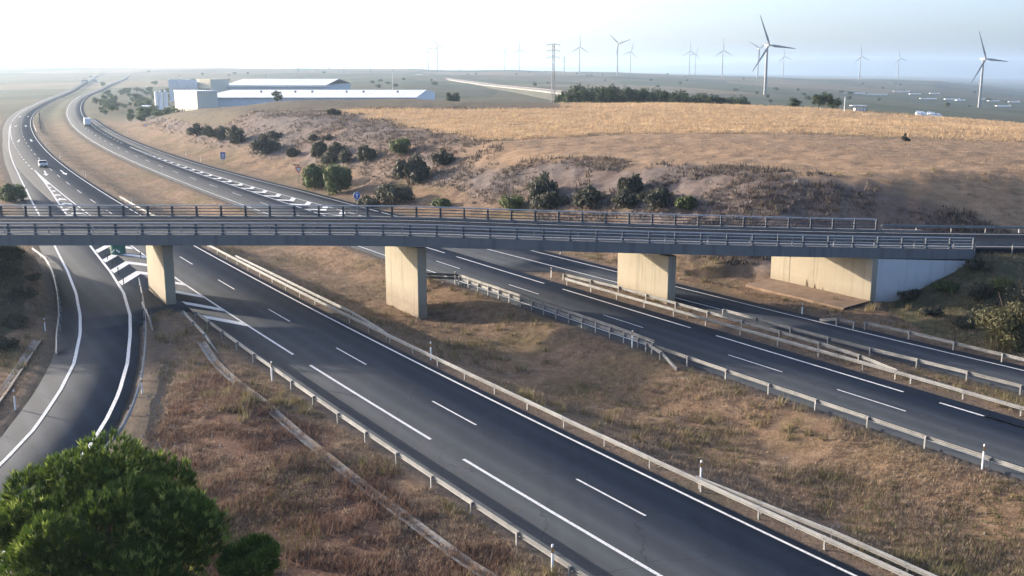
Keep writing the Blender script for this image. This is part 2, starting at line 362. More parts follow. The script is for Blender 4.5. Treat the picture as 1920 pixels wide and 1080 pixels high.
def gutter_mat():
    m, nt, bs = new_mat('gutter_concrete'); p = pos(nt); f = noise(nt, 1.2, 6, .7, p); d = noise(nt, .35, 5, .7, p)
    c = ramp(nt, f, [(.3, (.14, .13, .12)), (.7, (.27, .255, .235))])
    nt.links.new(mix(nt, ramp(nt, d, [(.45, (0, 0, 0)), (.58, (1, 1, 1))]), c, (.13, .085, .056)), bs.inputs['Base Color']); bs.inputs['Roughness'].default_value = .95
    bump(nt, bs, noise(nt, 9, 4, .6, p), .4, .05); return m
M['gutter'] = gutter_mat()
M['white'] = vary('white_metal', (.70, .72, .74), (.80, .81, .82), .5, .5)
M['cream'] = concrete('cream_cladding', (.62, .56, .44), (.72, .66, .54), .1)
M['cladding'] = vary('grey_cladding', (.50, .51, .52), (.60, .61, .62), .8, .6)
M['roof'] = vary('pale_roof_sheet', (.66, .66, .67), (.76, .76, .77), .2, .5)
M['dark'] = vary('dark_opening', (.02, .02, .022), (.04, .04, .04), 2, .5)
M['turb'] = vary('turbine_backlit', (.17, .18, .195), (.21, .22, .235), .05, .55)  # light grey darkened; the backlit look is put into the base colour
M['lattice'] = vary('lattice_steel', (.18, .185, .19), (.25, .255, .26), 1, .6, .2)
M['bark'] = vary('bark', (.09, .06, .04), (.17, .12, .085), 6, .9, bst=.6)
M['pine'] = leafy('pine_needles', (.030, .060, .008), (.095, .150, .018), 1.4)
M['pine_tip'] = leafy('pine_shoot_tips', (.15, .21, .03), (.34, .38, .10), 2.)
M['pine_far'] = leafy('wood_needles', (.018, .035, .016), (.045, .075, .028), .5)
M['bush'] = leafy('bush_leaf', (.032, .036, .026), (.075, .075, .050), 1.4)
M['bush_green'] = leafy('green_bush_leaf', (.05, .075, .02), (.12, .14, .05), 1.2)
M['broad'] = leafy('broad_leaf', (.045, .07, .03), (.10, .135, .06), .6)
M['glass'] = vary('vehicle_glass', (.012, .014, .018), (.02, .022, .026), 1, .08)
M['tyre'] = vary('tyre_rubber', (.015, .015, .015), (.03, .03, .03), 6, .9)
M['carpaint'] = vary('silver_paint', (.34, .35, .36), (.40, .41, .42), 1, .3, .3)
M['vanwhite'] = vary('van_paint', (.72, .73, .74), (.80, .80, .80), .6, .4)
M['lamp_red'] = vary('tail_lamp', (.35, .02, .02), (.45, .03, .03), 3, .3)
M['lamp'] = vary('head_lamp', (.8, .8, .78), (.85, .85, .83), 3, .15)
M['sign_blue'] = vary('sign_blue', (.01, .07, .30), (.015, .09, .36), 2, .4)
M['sign_red'] = vary('sign_red', (.45, .02, .02), (.55, .03, .03), 2, .4)
M['sign_white'] = vary('sign_white', (.72, .72, .72), (.8, .8, .8), 2, .4)
M['sign_green'] = vary('marker_green', (.01, .10, .07), (.02, .14, .10), 2, .45)
M['black'] = vary('black_band', (.02, .02, .02), (.03, .03, .03), 2, .6)
M['amber'] = vary('amber_reflector', (.6, .25, .02), (.7, .3, .03), 2, .4)
M['stone'] = vary('pale_stone', (.2, .18, .165), (.34, .32, .295), 5, .9, bst=.5)

def ground_mat():
    m, nt, bs = new_mat('ground_soil_and_dry_grass'); p = pos(nt)
    at = lambda n: N(nt, 'ShaderNodeAttribute', attribute_name=n).outputs['Fac']
    n1 = noise(nt, .11, 5, .6, p); n2 = noise(nt, 1.1, 6, .7, p); n3 = noise(nt, 7, 5, .75, p); n4 = noise(nt, .035, 4, .55, p)
    # verge : dry orange-brown grass, straw, thin olive patches
    c = ramp(nt, n2, [(.31, (.06, .036, .024)), (.45, (.155, .094, .058)), (.58, (.25, .165, .104)), (.70, (.38, .29, .20))])
    straw = ramp(nt, n3, [(.38, (.065, .042, .030)), (.62, (.32, .225, .15))])
    c = mix(nt, .45, c, straw)
    c = mix(nt, ramp(nt, n1, [(.48, (0, 0, 0)), (.66, (.75,) * 3)]), c, mix(nt, n3, (.07, .062, .026), (.13, .105, .052)))
    gr = ramp(nt, n3, [(.3, (.038, .036, .037)), (.55, (.075, .070, .068)), (.75, (.17, .155, .15))])
    c = mix(nt, at('gravel'), c, mix(nt, .25, gr, c))
    c = mix(nt, at('scrub'), c, ramp(nt, n3, [(.32, (.045, .026, .021)), (.52, (.125, .068, .05)), (.7, (.22, .135, .095))]))
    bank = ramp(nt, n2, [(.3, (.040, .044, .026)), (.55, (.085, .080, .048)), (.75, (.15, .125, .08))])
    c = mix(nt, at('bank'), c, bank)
    rk = ramp(nt, n2, [(.25, (.075, .060, .055)), (.5, (.142, .116, .106)), (.75, (.225, .19, .175))])
    rk = mix(nt, ramp(nt, n4, [(.45, (0, 0, 0)), (.65, (.5,) * 3)]), rk, (.175, .105, .068))
    rk = mix(nt, ramp(nt, n3, [(.6, (0, 0, 0)), (.72, (.8,) * 3)]), rk, (.31, .27, .24))
    rk = mix(nt, ramp(nt, noise(nt, 2.3, 3, .6, p), [(.60, (0, 0, 0)), (.68, (.85,) * 3)]), rk, (.05, .042, .035))
    c = mix(nt, at('rock'), c, rk)
    tn = ramp(nt, noise(nt, .5, 6, .7, scaled(nt, p, (.6, 1.6, 1))), [(.3, (.19, .122, .075)), (.5, (.29, .195, .122)), (.72, (.39, .275, .18))])
    c = mix(nt, at('tan'), c, tn)
    st = noise(nt, 1, 5, .65, scaled(nt, p, (.10, .9, 1)))
    gd = ramp(nt, st, [(.28, (.30, .19, .10)), (.5, (.44, .295, .165)), (.75, (.56, .40, .24))])
    gd = mix(nt, ramp(nt, n2, [(.6, (0, 0, 0)), (.75, (.55,) * 3)]), gd, (.23, .13, .07))
    wv = N(nt, 'ShaderNodeTexWave', bands_direction='Y'); wv.inputs['Scale'].default_value = .11; wv.inputs['Distortion'].default_value = 3.5; wv.inputs['Detail'].default_value = 2; wv.inputs['Detail Scale'].default_value = .6; nt.links.new(scaled(nt, p, (.12, 1, 1)), wv.inputs['Vector'])
    gd = mix(nt, ramp(nt, wv.outputs['Fac'], [(.75, (0, 0, 0)), (.95, (.4,) * 3)]), gd, (.22, .14, .08))
    c = mix(nt, at('gold'), c, gd)
    sh = ramp(nt, n2, [(.3, (.05, .05, .032)), (.55, (.13, .105, .075)), (.75, (.22, .17, .12))])
    c = mix(nt, at('shrubby'), c, sh)
    vo = N(nt, 'ShaderNodeTexVoronoi'); vo.inputs['Scale'].default_value = 1; nt.links.new(scaled(nt, p, (.0045, .0022, 0)), vo.inputs['Vector'])
    sep = N(nt, 'ShaderNodeSeparateColor'); nt.links.new(vo.outputs['Color'], sep.inputs[0])
    fd = ramp(nt, sep.outputs[0], [(0, (.022, .042, .02)), (.22, (.045, .07, .03)), (.42, (.12, .095, .055)), (.55, (.026, .045, .022)), (.72, (.21, .16, .10)), (.86, (.04, .055, .03)), (1, (.10, .08, .05))])
    fd = mix(nt, .4, fd, ramp(nt, noise(nt, .02, 6, .7, scaled(nt, p, (1, .3, 1))), [(.35, (.03, .045, .028)), (.65, (.15, .125, .08))]))
    c = mix(nt, at('far'), c, fd)
    hsv = N(nt, 'ShaderNodeHueSaturation'); hsv.inputs['Saturation'].default_value = 1.0; nt.links.new(c, hsv.inputs['Color']); c = hsv.outputs[0]
    nt.links.new(c, bs.inputs['Base Color']); bs.inputs['Roughness'].default_value = .95
    bs.inputs['Specular IOR Level'].default_value = .15
    bump(nt, bs, mix(nt, .5, n2, n3), .7, .28)
    return m
M['ground'] = ground_mat()

# ------------------------------------------------------------------ ground sheet
def make_ground():
    ys = [-12.]
    while ys[-1] < 14000: ys.append(ys[-1] + max(.42, (ys[-1] + 8) * .0078))
    ys = np.array(ys)
    tc = np.concatenate([np.linspace(-1.5, -.56, 46)[:-1], np.linspace(-.56, .56, 430), np.linspace(.56, 1.5, 46)[1:]])
    Y, T = np.meshgrid(ys, tc, indexing='ij'); X = T * (Y + 40)
    Z, A, ins = terrain(X, Y, True)
    nr, nc = X.shape; idx = np.arange(nr * nc).reshape(nr, nc)
    F = np.stack([idx[:-1, :-1], idx[:-1, 1:], idx[1:, 1:], idx[1:, :-1]], -1).reshape(-1, 4)
    me = raw('ground', np.stack([X, Y, Z], -1).reshape(-1, 3), F, M['ground'], True)
    for k, v in A.items():
        a = me.attributes.new(k, 'FLOAT', 'POINT'); a.data.foreach_set('value', np.asarray(v, np.float32).ravel())
    ob('ground', me, kind='structure')
make_ground()
def gz(x, y): return float(terrain(np.array([x]), np.array([y]))[0])

# ------------------------------------------------------------------ carriageways and slip roads
def strip(name, A, ss, dl, dr, mat, z=.0, thick=.3, parent=None, **k):
    ss = np.asarray(ss, float); dl = np.broadcast_to(dl, ss.shape).astype(float); dr = np.broadcast_to(dr, ss.shape).astype(float)
    xl, yl = P(A, ss, dl); xr, yr = P(A, ss, dr); zz = road_z(ss, (xl + xr) / 2, (yl + yr) / 2) + z
    n = len(ss)
    if thick:
        V = np.concatenate([np.stack([xl, yl, zz], -1), np.stack([xr, yr, zz], -1), np.stack([xl, yl, zz - thick], -1), np.stack([xr, yr, zz - thick], -1)])
        F = []
        for i in range(n - 1):
            F += [(i, n + i, n + i + 1, i + 1), (i, i + 1, 2 * n + i + 1, 2 * n + i), (n + i + 1, n + i, 3 * n + i, 3 * n + i + 1)]
    else:
        V = np.concatenate([np.stack([xl, yl, zz], -1), np.stack([xr, yr, zz], -1)]); F = [(i, n + i, n + i + 1, i + 1) for i in range(n - 1)]
    me = raw(name, V, F, mat)
    if thick:
        a = me.attributes.new('across', 'FLOAT', 'POINT'); a.data.foreach_set('value', np.concatenate([dl, dr, dl, dr]).astype(np.float32))
    return ob(name, me, parent, **k)
def rng(a, b, st=4.): n = max(2, int(abs(b - a) / st) + 1); return np.linspace(a, b, n)
c1 = strip('motorway', A1, rng(-44, 2100), -9.5, .55, M['asphalt'], .012, kind='structure')
c2 = strip('motorway', A2, rng(-44, 2100), -.7, 8.1, M['asphalt'], .012, kind='structure')
s = rng(41, 489); e1 = strip('exit_road', A1, s, f1(EXL, s) - 1.7, np.where(s > 96, np.maximum(-9.0, f1(EXR, s) + .7), f1(EXR, s) + .7), M['asphalt_ramp'], .004, kind='structure')
s = rng(-44, 480); e2 = strip('entry_road', A2, s, np.where(s > 72, 7.6, f1(ONL, s) - .8), f1(ONR, s) + 1.2, M['asphalt_ramp'], .004, kind='structure')
LZ = .022
def line(name, A, a, b, d, wd, parent, st=4.):
    ss = rng(a, b, st); dd = d(ss) if callable(d) else d
    return strip(name, A, ss, dd - wd / 2, dd + wd / 2, M['paint'], LZ, 0, parent)
def dash_row(A, starts, ln, d, wd, parent, name='lane_dash'):
    for s0 in starts: line(name, A, s0 - ln, s0, d, wd, parent, ln / 2)
line('edge_line', A1, -44, 900, 0, .17, c1)
dash_row(A1, [45.1 + 15.92 * k for k in range(-4, 40)], 5.6, -3.42, .13, c1)
for a, b in ((-12, 8), (12.5, 31), (34.2, 50.9), (54.7, 73.4), (76.9, 110)): line('edge_line', A1, a, b, -7.0, .2, c1)
line('edge_line', A1, 110, 220, lambda q: np.interp(q, [110, 150], [-7.0, -6.55]), .22, c1)
line('edge_line', A1, 360, 900, -6.95, .2, c1)
dash_row(A1, [354 - 9 * k for k in range(12)], 3.2, -6.9, .26, c1, 'exit_lane_dash')
line('edge_line', A2, -44, 900, 0, .17, c2)
dash_row(A2, [26.8, 37.3, 53.06, 68.95, 84.7] + [84.7 + 15.8 * k for k in range(1, 38)] + [11., -5.], 5.5, 3.4, .13, c2)
for a, b in ((-26, -6), (-2, 18), (21, 21.2), (24, 42.2), (45.3, 64.2), (67.5, 86), (88.9, 290)): line('edge_line', A2, a, b, 6.75, .19, c2)
line('edge_line', A2, 1., 21., 6.75, .19, c2)
line('edge_line', A2, 440, 900, 6.75, .19, c2)
dash_row(A2, [436 - 9 * k for k in range(15)], 3.2, 6.75, .26, c2, 'entry_lane_dash')
line('edge_line', A1, 41, 489, lambda q: f1(EXL, q), .24, e1, 2.)
line('edge_line', A1, 41, 219, lambda q: f1(EXR, q), .26, e1, 2.)
line('edge_line', A2, -44, 470, lambda q: f1(ONR, q), .17, e2)
line('edge_line', A2, 56, 290, lambda q: f1(ONL, q), .17, e2)
line('edge_line', A2, -44, 56, lambda q: f1(ONL, q), .15, e2)
def poly_mark(name, pts, parent, mat=None):
    me = raw(name, [(x, y, LZ + .003) for x, y in pts], [tuple(range(len(pts)))], mat or M['paint']); return ob(name, me, parent)
def chevron(A, apex_s, apex_d, ls, ldd, rs, rdd, wd, parent):
    mb = MB(); pts = [(ls, ldd), (apex_s, apex_d), (rs, rdd)]
    lo = [(a - wd / 2, b) for a, b in pts]; hi = [(a + wd / 2, b) for a, b in pts]
    V = [(*P(A, a, b), LZ + .004) for a, b in lo + hi]
    ob('chevron_stripe', raw('chevron_stripe', V, [(0, 1, 4, 3), (1, 2, 5, 4)], M['paint']), parent)
for k in range(-3, 16):
    a = 117.2 + 6.75 * k; q = float(f1(EXR, a)); top = float(f1(EXR, a + 6))
    dm = (q - 7.0) / 2; half = (-7.0 - q) / 2
    if a < 112: continue                                   # only the motorway half is paved past the nose
    else:
        chevron(A1, a, dm, a - half * 1.95, float(f1(EXR, a - half * 1.95)) + .2, a - half * 1.75, -7.0, 2.0, c1)
for e in (108.3, 101.6, 94.9, 88.4): chevron(A1, e + 2.3, -8.2, e + 4.7, -9.35, e, -7.12, 1.7, c1)
st = rng(217, 250); ob('gore_wedge', raw('gore_wedge', [(*P(A1, q, float(f1(EXR, q)) - .12), LZ + .004) for q in st] + [(*P(A1, q, -6.42 - (q - 217) / 33 * .12), LZ + .004) for q in st],
   [(i, len(st) + i, len(st) + i + 1, i + 1) for i in range(len(st) - 1)], M['paint']), c1)
for k in range(-6, 17):
    a = 154.2 + 7.0 * k; q = float(f1(ONL, a + 2)); half = (q - 6.75) / 2; dm = 6.75 + half
    if half < .35: continue
    chevron(A2, a, dm, a + half * 1.4, 6.95, a + half * 1.9, q - .15, 2.1, c2)
def arrow(A, s0, d, ln, parent, hook=0.):
    mb = MB(); w2 = .16
    def q(a, b): x, y = P(A, a, b); return (float(x), float(y), LZ + .005)
    V = [q(s0, d - w2), q(s0, d + w2), q(s0 - ln * .7, d + w2 + hook), q(s0 - ln * .7, d - w2 + hook), q(s0 - ln * .66, d - .55 + hook), q(s0 - ln * .66, d + .55 + hook), q(s0 - ln, d + hook * 1.6)]
    ob('lane_arrow', raw('lane_arrow', V[:4], [(0, 1, 2, 3)], M['paint']), parent); ob('arrow_head', raw('arrow_head', V[4:], [(0, 1, 2)], M['paint']), parent)
for s0 in (247, 362, 455, 545):
    arrow(A1, s0, -4.9, 12, c1, -.4); arrow(A1, s0, -1.7, 12, c1, 0.)

# ------------------------------------------------------------------ overpass
def at_over(X, off, dz=0.):           # off = metres from the near edge across the deck
    a = ovT(X); return (X - math.sin(a) * off, float(ovY(X)) + math.cos(a) * off, float(ovZ(X)) + off * .043 + dz)
XS = list(np.linspace(-95, -14, 18)) + list(np.linspace(-10, 43.6, 25))
ovr = empty('overpass', (-8, 91, 0), label='slab road overpass carried on three wall piers across the motorway', cat='bridge')
def child_ob(mb, name, mat, parent, **k):
    o = mb.ob(name, mat, parent, **k); o.matrix_parent_inverse = parent.matrix_basis.inverted(); return o
def cross(prof, xs=XS): return [[at_over(X, o_, dz) for o_, dz in prof] for X in xs]
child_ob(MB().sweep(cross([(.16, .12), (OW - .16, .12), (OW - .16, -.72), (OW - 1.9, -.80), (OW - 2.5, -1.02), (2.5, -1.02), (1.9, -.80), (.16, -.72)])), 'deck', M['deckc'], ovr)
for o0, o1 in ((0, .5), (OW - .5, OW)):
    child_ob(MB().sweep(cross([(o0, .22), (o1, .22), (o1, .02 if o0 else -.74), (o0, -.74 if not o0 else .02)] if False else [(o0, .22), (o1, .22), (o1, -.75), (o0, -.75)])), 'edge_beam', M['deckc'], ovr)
XR = XS + list(np.linspace(46, 112, 16))
rd = MB().sweep(cross([(.9, .14), (OW - .9, .14), (OW - .9, -.3), (.9, -.3)], XR)).ob('overpass_road', M['asphalt_over'], kind='structure')
for off in (1.7, OW - 1.7): MB().sweep([[at_over(X, off - .07, .145), at_over(X, off + .07, .145)] for X in XR], closed=False).ob('edge_line', M['paint'], rd)
PD = np.array((-math.sin(math.radians(30)), math.cos(math.radians(30))))
def pier(nx, ny, length, zt):
    n = np.array((nx, ny)); r = np.array((PD[1], -PD[0])) * .92; q = [n, n + r, n + r + PD * length, n + PD * length]
    mb = MB().prism([tuple(v) for v in q], -2.6, zt); o = child_ob(mb, 'pier', M['conc'], ovr)
    bv = o.modifiers.new('bevel', 'BEVEL'); bv.width = .04; bv.segments = 2
    # bearing plinths
    for f in (.18, .82):
        c = n + r / 2 + PD * length * f; b = child_ob(MB().box((c[0], c[1], zt + .12), (.5, .5, .3), math.radians(30)), 'bearing', M['black'], o)
        b.matrix_parent_inverse = Matrix.Identity(4)
for nx, ny, ln in ((-32.2, 94.5, 8.0), (-8.72, 94.4, 7.6), (14.5, 94.75, 8.0)):
    zt = min(at_over(nx - .3, 2, -1.3)[2], at_over(nx, 5, -1.3)[2]); pier(nx, ny, ln, zt)
# abutment : face wall in two panels with a joint, plus shaded wing wall
def wall(name, p, q, th, z0, zt_p, zt_q, mat, parent, **k):
    p = np.array(p); q = np.array(q); d = (q - p) / np.linalg.norm(q - p); nrm = np.array((d[1], -d[0])) * th
    a, b, c_, e_ = p, q, q + nrm, p + nrm
    V = [(*a, z0), (*b, z0), (*c_, z0), (*e_, z0), (*a, zt_p), (*b, zt_q), (*c_, zt_q), (*e_, zt_p)]
    mb = MB().add(V, [(3, 2, 1, 0), (4, 5, 6, 7), (0, 1, 5, 4), (1, 2, 6, 5), (2, 3, 7, 6), (3, 0, 4, 7)])
    return child_ob(mb, name, mat, parent, **k)
jt = ABN + ABD * 10.1
zA = at_over(33.5, 0, -.77)[2]; zB = at_over(28.0, OW, -.77)[2]
wall('abutment_wall', ABN, jt, 1.0, -1.5, zA - .02, zB - .02, M['conc'], ovr)
wall('abutment_wall', jt + ABD * .06, ABF, 1.0, -1.5, zB + .3, zB + .2, M['conc'], ovr)
wall('wing_wall', (ABN[0] + .35, ABN[1] + .35), (45.6, 96.9), -.5, -1.5, zA - .06, at_over(45.6, 0, -.6)[2] - .35, M['wing'], ovr)
# apron in front of the abutment
ap = MB(); n_ = 14
for i in range(n_ + 1):
    c = ABN + ABD * (12.6 * i / n_); x2, y2 = c - np.array((ABD[1], -ABD[0])) * -0.0
    out = np.array((-ABD[1], ABD[0]))
    a_ = c; b_ = c + out * 3.6
    ap.V += [(a_[0], a_[1], .30), (b_[0], b_[1], .04), (b_[0], b_[1], -.4)]
for i in range(n_): ap.F += [(3 * i, 3 * i + 3, 3 * i + 4, 3 * i + 1), (3 * i + 1, 3 * i + 4, 3 * i + 5, 3 * i + 2)]
ap.ob('abutment_apron', vary('earthy_apron', (.15, .098, .066), (.23, .16, .115), .8, .95, bst=.5), label='sloping earth-stained apron at the foot of the abutment wall', cat='apron')
# bridge railings
def over_railing(off, xend, first, label, inward):
    r = empty('bridge_railing', at_over(-8, off, .2), label=label, cat='railing', group='railings along the overpass')
    inv = r.matrix_basis.inverted()
    post = MB().box((0, 0, .52), (.17, .18, 1.04)).box((0, .0, .02), (.3, .3, .05)).me('post', M['rail_blue'])
    X = xend; k = 0
    while X > -93:
        p = at_over(X, off, .22); o = ob('post', post, r, loc=p, rz=ovT(X)); o.matrix_parent_inverse = inv
        X -= 2.41 * math.cos(ovT(X))
    xs = [x for x in XS if x < xend] + [xend]
    for zc, hh, mt in ((1.25, .10, 'rail_top'), (.98, .07, 'rail_top' if inward else 'rail_blue'), (.68, .07, 'rail_top' if inward else 'rail_blue'), (.40, .07, 'rail_top' if inward else 'rail_blue')):
        rings = [[at_over(x, off - .06 + dx, zc + dz) for dx, dz in ((-hh * .6, -hh / 2), (hh * .6, -hh / 2), (hh * .6, hh / 2), (-hh * .6, hh / 2))] for x in xs]
        o = MB().sweep(rings).ob('rail', M[mt], r); o.matrix_parent_inverse = inv
over_railing(.22, 43.6, 0, 'blue-grey steel railing on the near edge of the overpass', 1)
over_railing(OW - .22, 38.6, 0, 'dark steel railing on the far edge of the overpass', 0)

# ------------------------------------------------------------------ crash barriers
def beam_mesh():
    prof = [(y_, z_ * .88) for y_, z_ in [(0, .155), (.03, .13), (.075, .105), (.075, .06), (.0, .02), (.0, -.02), (.075, -.06), (.075, -.105), (.03, -.13), (0, -.155)]]
    back = [(y - .02, z * .97) for y, z in prof[::-1]]
    ring = prof + back
    return MB().sweep([[(x, y, z) for y, z in ring] for x in (0., 1.)]).me('beam', M['steel'])
BEAM = beam_mesh(); BEAM_DARK = BEAM.copy(); BEAM_DARK.materials[0] = vary('dark_beam', (.085, .09, .10), (.15, .155, .165), 1.5, .55, .3)  # second beam in darker steel, for the rail inside the near railing
POST = MB().box((0, 0, -.05), (.10, .06, 1.35)).me('post', M['post'])
SPACER = MB().box((0, 0, 0), (.08, .16, .2)).me('spacer', M['post'])
def barrier(pts, label, z=.55, step=4., face=1, double=None, stack=False, z_end=(None, None), post_side=1, group='crash barriers', bm_=None):
    """pts: (x,y,zground) polyline; beams of `step` metres lapped at the posts"""
    pts = np.array(pts, float); seg = np.hypot(np.diff(pts[:, 0]), np.diff(pts[:, 1])); L = np.concatenate([[0], np.cumsum(seg)])
    n = max(1, int(round(L[-1] / step))); q = np.linspace(0, L[-1], n + 1)
    Q = np.stack([np.interp(q, L, pts[:, i]) for i in range(3)], -1)
    r = empty('guard_rail', tuple(Q[0]), label=label, cat='guard rail', group=group); inv = r.matrix_basis.inverted()
    for i in range(n + 1):
        a = Q[max(i - 1, 0)]; b = Q[min(i + 1, n)]; ang = math.atan2(b[1] - a[1], b[0] - a[0]); nx, ny = -math.sin(ang) * face, math.cos(ang) * face
        sunk = (i == 0 and z_end[0] is not None) or (i == n and z_end[1] is not None)
        if not sunk:
            o = ob('post', POST, r, loc=(Q[i][0] - nx * .14, Q[i][1] - ny * .14, Q[i][2]), rz=ang + random.uniform(-.05, .05)); o.matrix_parent_inverse = inv
            o.scale[2] = 1.0 if not stack else 1.35
            o = ob('spacer', SPACER, r, loc=(Q[i][0] - nx * .05, Q[i][1] - ny * .05, Q[i][2] + z), rz=ang); o.matrix_parent_inverse = inv
        if i < n:
            for zz in ((z, z + .36) if stack else (z,)):
                a3 = Vector((*Q[i][:2], Q[i][2] + zz)); b3 = Vector((*Q[i + 1][:2], Q[i + 1][2] + zz))
                if i == 0 and z_end[0] is not None: a3.z = Q[0][2] + z_end[0]
                if i == n - 1 and z_end[1] is not None: b3.z = Q[n][2] + z_end[1]
                d = b3 - a3; L3 = d.length + .10
                o = ob('beam', bm_ or BEAM, r); o.location = a3 - Vector((0, 0, random.uniform(-.008, .008)))
                o.rotation_euler = (0, -math.asin(d.z / d.length), math.atan2(d.y, d.x)); o.scale = (L3, face, 1); o.matrix_parent_inverse = inv
    return r
def path(A, sd_list, step=4.):
    T = np.array(sd_list, float); o = np.argsort(T[:, 0]); T = T[o]
    ss = rng(T[0, 0], T[-1, 0], step); dd = np.interp(ss, T[:, 0], T[:, 1]); x, y = P(A, ss, dd)
    return [(a, b, 0.) for a, b in zip(x, y)]
barrier(path(A1, [(-20, -10.4), (30, -10.4), (60, -10.3), (92.6, -10.0)]), 'single beam guard rail between the near carriageway and the concrete gutter', face=-1, z_end=(None, None))
barrier(path(A1, [(80, -11.9), (93.5, -10.9)]), 'short buried guard rail end beside the gore nose', face=-1, z_end=(.0, None))
barrier(path(A1, [(-20, .95), (60, .9), (85, .85), (185, .8)]), 'long guard rail on the median edge of the near carriageway', face=1)
barrier(path(A1, [(77.5, 1.05), (80, 1.25), (86, 1.65), (112, 1.55), (118.5, 1.4)]), 'second beam behind the near median rail left of the middle pier', face=1)
barrier(path(A1, [(-20, 1.85), (34, 1.75), (37.2, 1.35), (40.6, 1.1)]), 'second beam behind the near median rail in the lower corner', face=1)
barrier(path(A2, [(-20, -1.0), (12, -1.0), (33, -1.05), (41, -1.0)]), 'single beam guard rail on the median edge of the far carriageway', face=-1)
barrier(path(A2, [(41, -.95), (46, -.6), (58, -.6), (72, -.6)], 2.), 'double height guard rail on the far median edge beside the middle pier', face=-1, step=2., stack=True, z=.5)
pp = path(A2, [(36.5, -2.6), (41.5, -1.15)], 2.5)
barrier(pp, 'guard rail end bending down into the median grass', face=-1, step=3., z_end=(.05, None))
barrier([(*P(A2, 72.3, -.6), 0), (*P(A2, 74.6, -2.9), 0), (*P(A2, 76.0, -5.2), 0)], 'guard rail end turned behind the middle pier', face=-1, step=2.6, stack=True, z=.5)
barrier(path(A2, [(-20, 8.75), (20, 8.7), (26.3, 8.75), (45, 8.5), (56, 8.45), (66, 8.4)]), 'front guard rail on the outer edge of the far carriageway', face=1)
barrier(path(A2, [(26.3, 9.05), (30.5, 10.1), (36, 10.55), (46, 10.4), (60.4, 10.4), (68, 9.6)]), 'rear guard rail passing in front of the third pier', face=-1)
barrier(path(A2, [(-20, 13.1), (20, 13.1), (27, 12.75), (32, 12.2), (47, 12.2)]), 'guard rail on the inner side of the entry road', face=-1)
barrier(path(A2, [(-20, 20.6), (23, 19.4), (33, 19.3), (37, 18.9)]), 'guard rail on the outer side of the entry road below the bushes', face=-1)
barrier(path(A2, [(37.6, 18.2), (41, 17.9)]), 'detached short guard rail piece at the abutment apron', face=-1, z_end=(None, .15), step=2.2)
barrier(path(A1, [(86.5, -22.4), (90.8, -21.7), (98.5, -20.3), (108.5, -19.0), (119, -17.9), (128.5, -17.4), (136, -17.9)]), 'curved guard rail on the outer side of the exit road', face=1, z_end=(.15, None))
barrier(path(A1, [(48, -31.8), (57, -26.7), (62.9, -23.2), (65.1, -22.2), (70.2, -20.2), (76, -18.4), (79.6, -17.5), (86.6, -15.7), (94.6, -13.9), (101.4, -12.6), (110.8, -10.95)]), 'curved guard rail on the inner side of the exit road', face=-1)
barrier([(*g(266.7, 567, .6)[:2], .0), (*g(287.4, 621, .05)[:2], 0)], 'short guard rail spur sloping to the ground beside the first pier', face=-1, z_end=(None, .05), step=3.5)
barrier(path(A1, [(395, 1.2), (520, 1.1)], 8), 'guard rail on the median side of the near carriageway beyond the overpass', face=1, step=8.)
def over_rail(off, x0, x1, label, face, bmx=None):
    xs = np.arange(x0, x1, 2.); barrier([at_over(x, off, .12) for x in xs], label, face=face, step=4., bm_=bmx or BEAM_DARK)
over_rail(1.0, -94, 43, 'guard rail just inside the near overpass railing', 1)
over_rail(.7, 44, 103, 'guard rail continuing from the near overpass railing onto the bank', 1, BEAM)
over_rail(OW - .6, 39, 103, 'guard rail continuing from the far overpass railing onto the bank', -1, BEAM)

# ------------------------------------------------------------------ gutters
def gutter(px, wd, label):
    pts = [g(u, v) for u, v in px]; V = []; F = []
    P_ = np.array(pts)[:, :2]; L = np.concatenate([[0], np.cumsum(np.hypot(*np.diff(P_, axis=0).T))]); q = np.arange(0, L[-1], .7); X = np.interp(q, L, P_[:, 0]); Y = np.interp(q, L, P_[:, 1])
    for _ in range(30): X[1:-1] = (X[:-2] + X[1:-1] * 2 + X[2:]) / 4; Y[1:-1] = (Y[:-2] + Y[1:-1] * 2 + Y[2:]) / 4
    ZC = terrain(X, Y)
    for _ in range(6): ZC[1:-1] = (ZC[:-2] + ZC[1:-1] * 2 + ZC[2:]) / 4
    tx = np.gradient(X); ty = np.gradient(Y); l = np.hypot(tx, ty); nx, ny = -ty / l, tx / l
    for f, dz in ((-.5, .10), (-.36, .11), (0, -.02), (.36, .11), (.5, .10)):
        x = X + nx * wd * f; y = Y + ny * wd * f; z = ZC + dz + .03; V.append(np.stack([x, y, z], -1))
    n = len(X); V = np.concatenate(V); F = [(k * n + i, (k + 1) * n + i, (k + 1) * n + i + 1, k * n + i + 1) for k in range(4) for i in range(n - 1)]
    ob('drainage_gutter', raw('drainage_gutter', V, F, M['gutter'], True), label=label, cat='gutter')
gutter([(378, 650), (416, 700), (479, 753), (522, 796), (575, 839), (618, 873), (686, 926), (739, 960), (782, 993), (830, 1032), (907, 1080), (980, 1130)], .7, 'dusty concrete gutter running beside the near guard rail')
gutter([(70, 640), (45, 680), (20, 715), (-30, 790)], .7, 'short pale gutter left of the exit road')

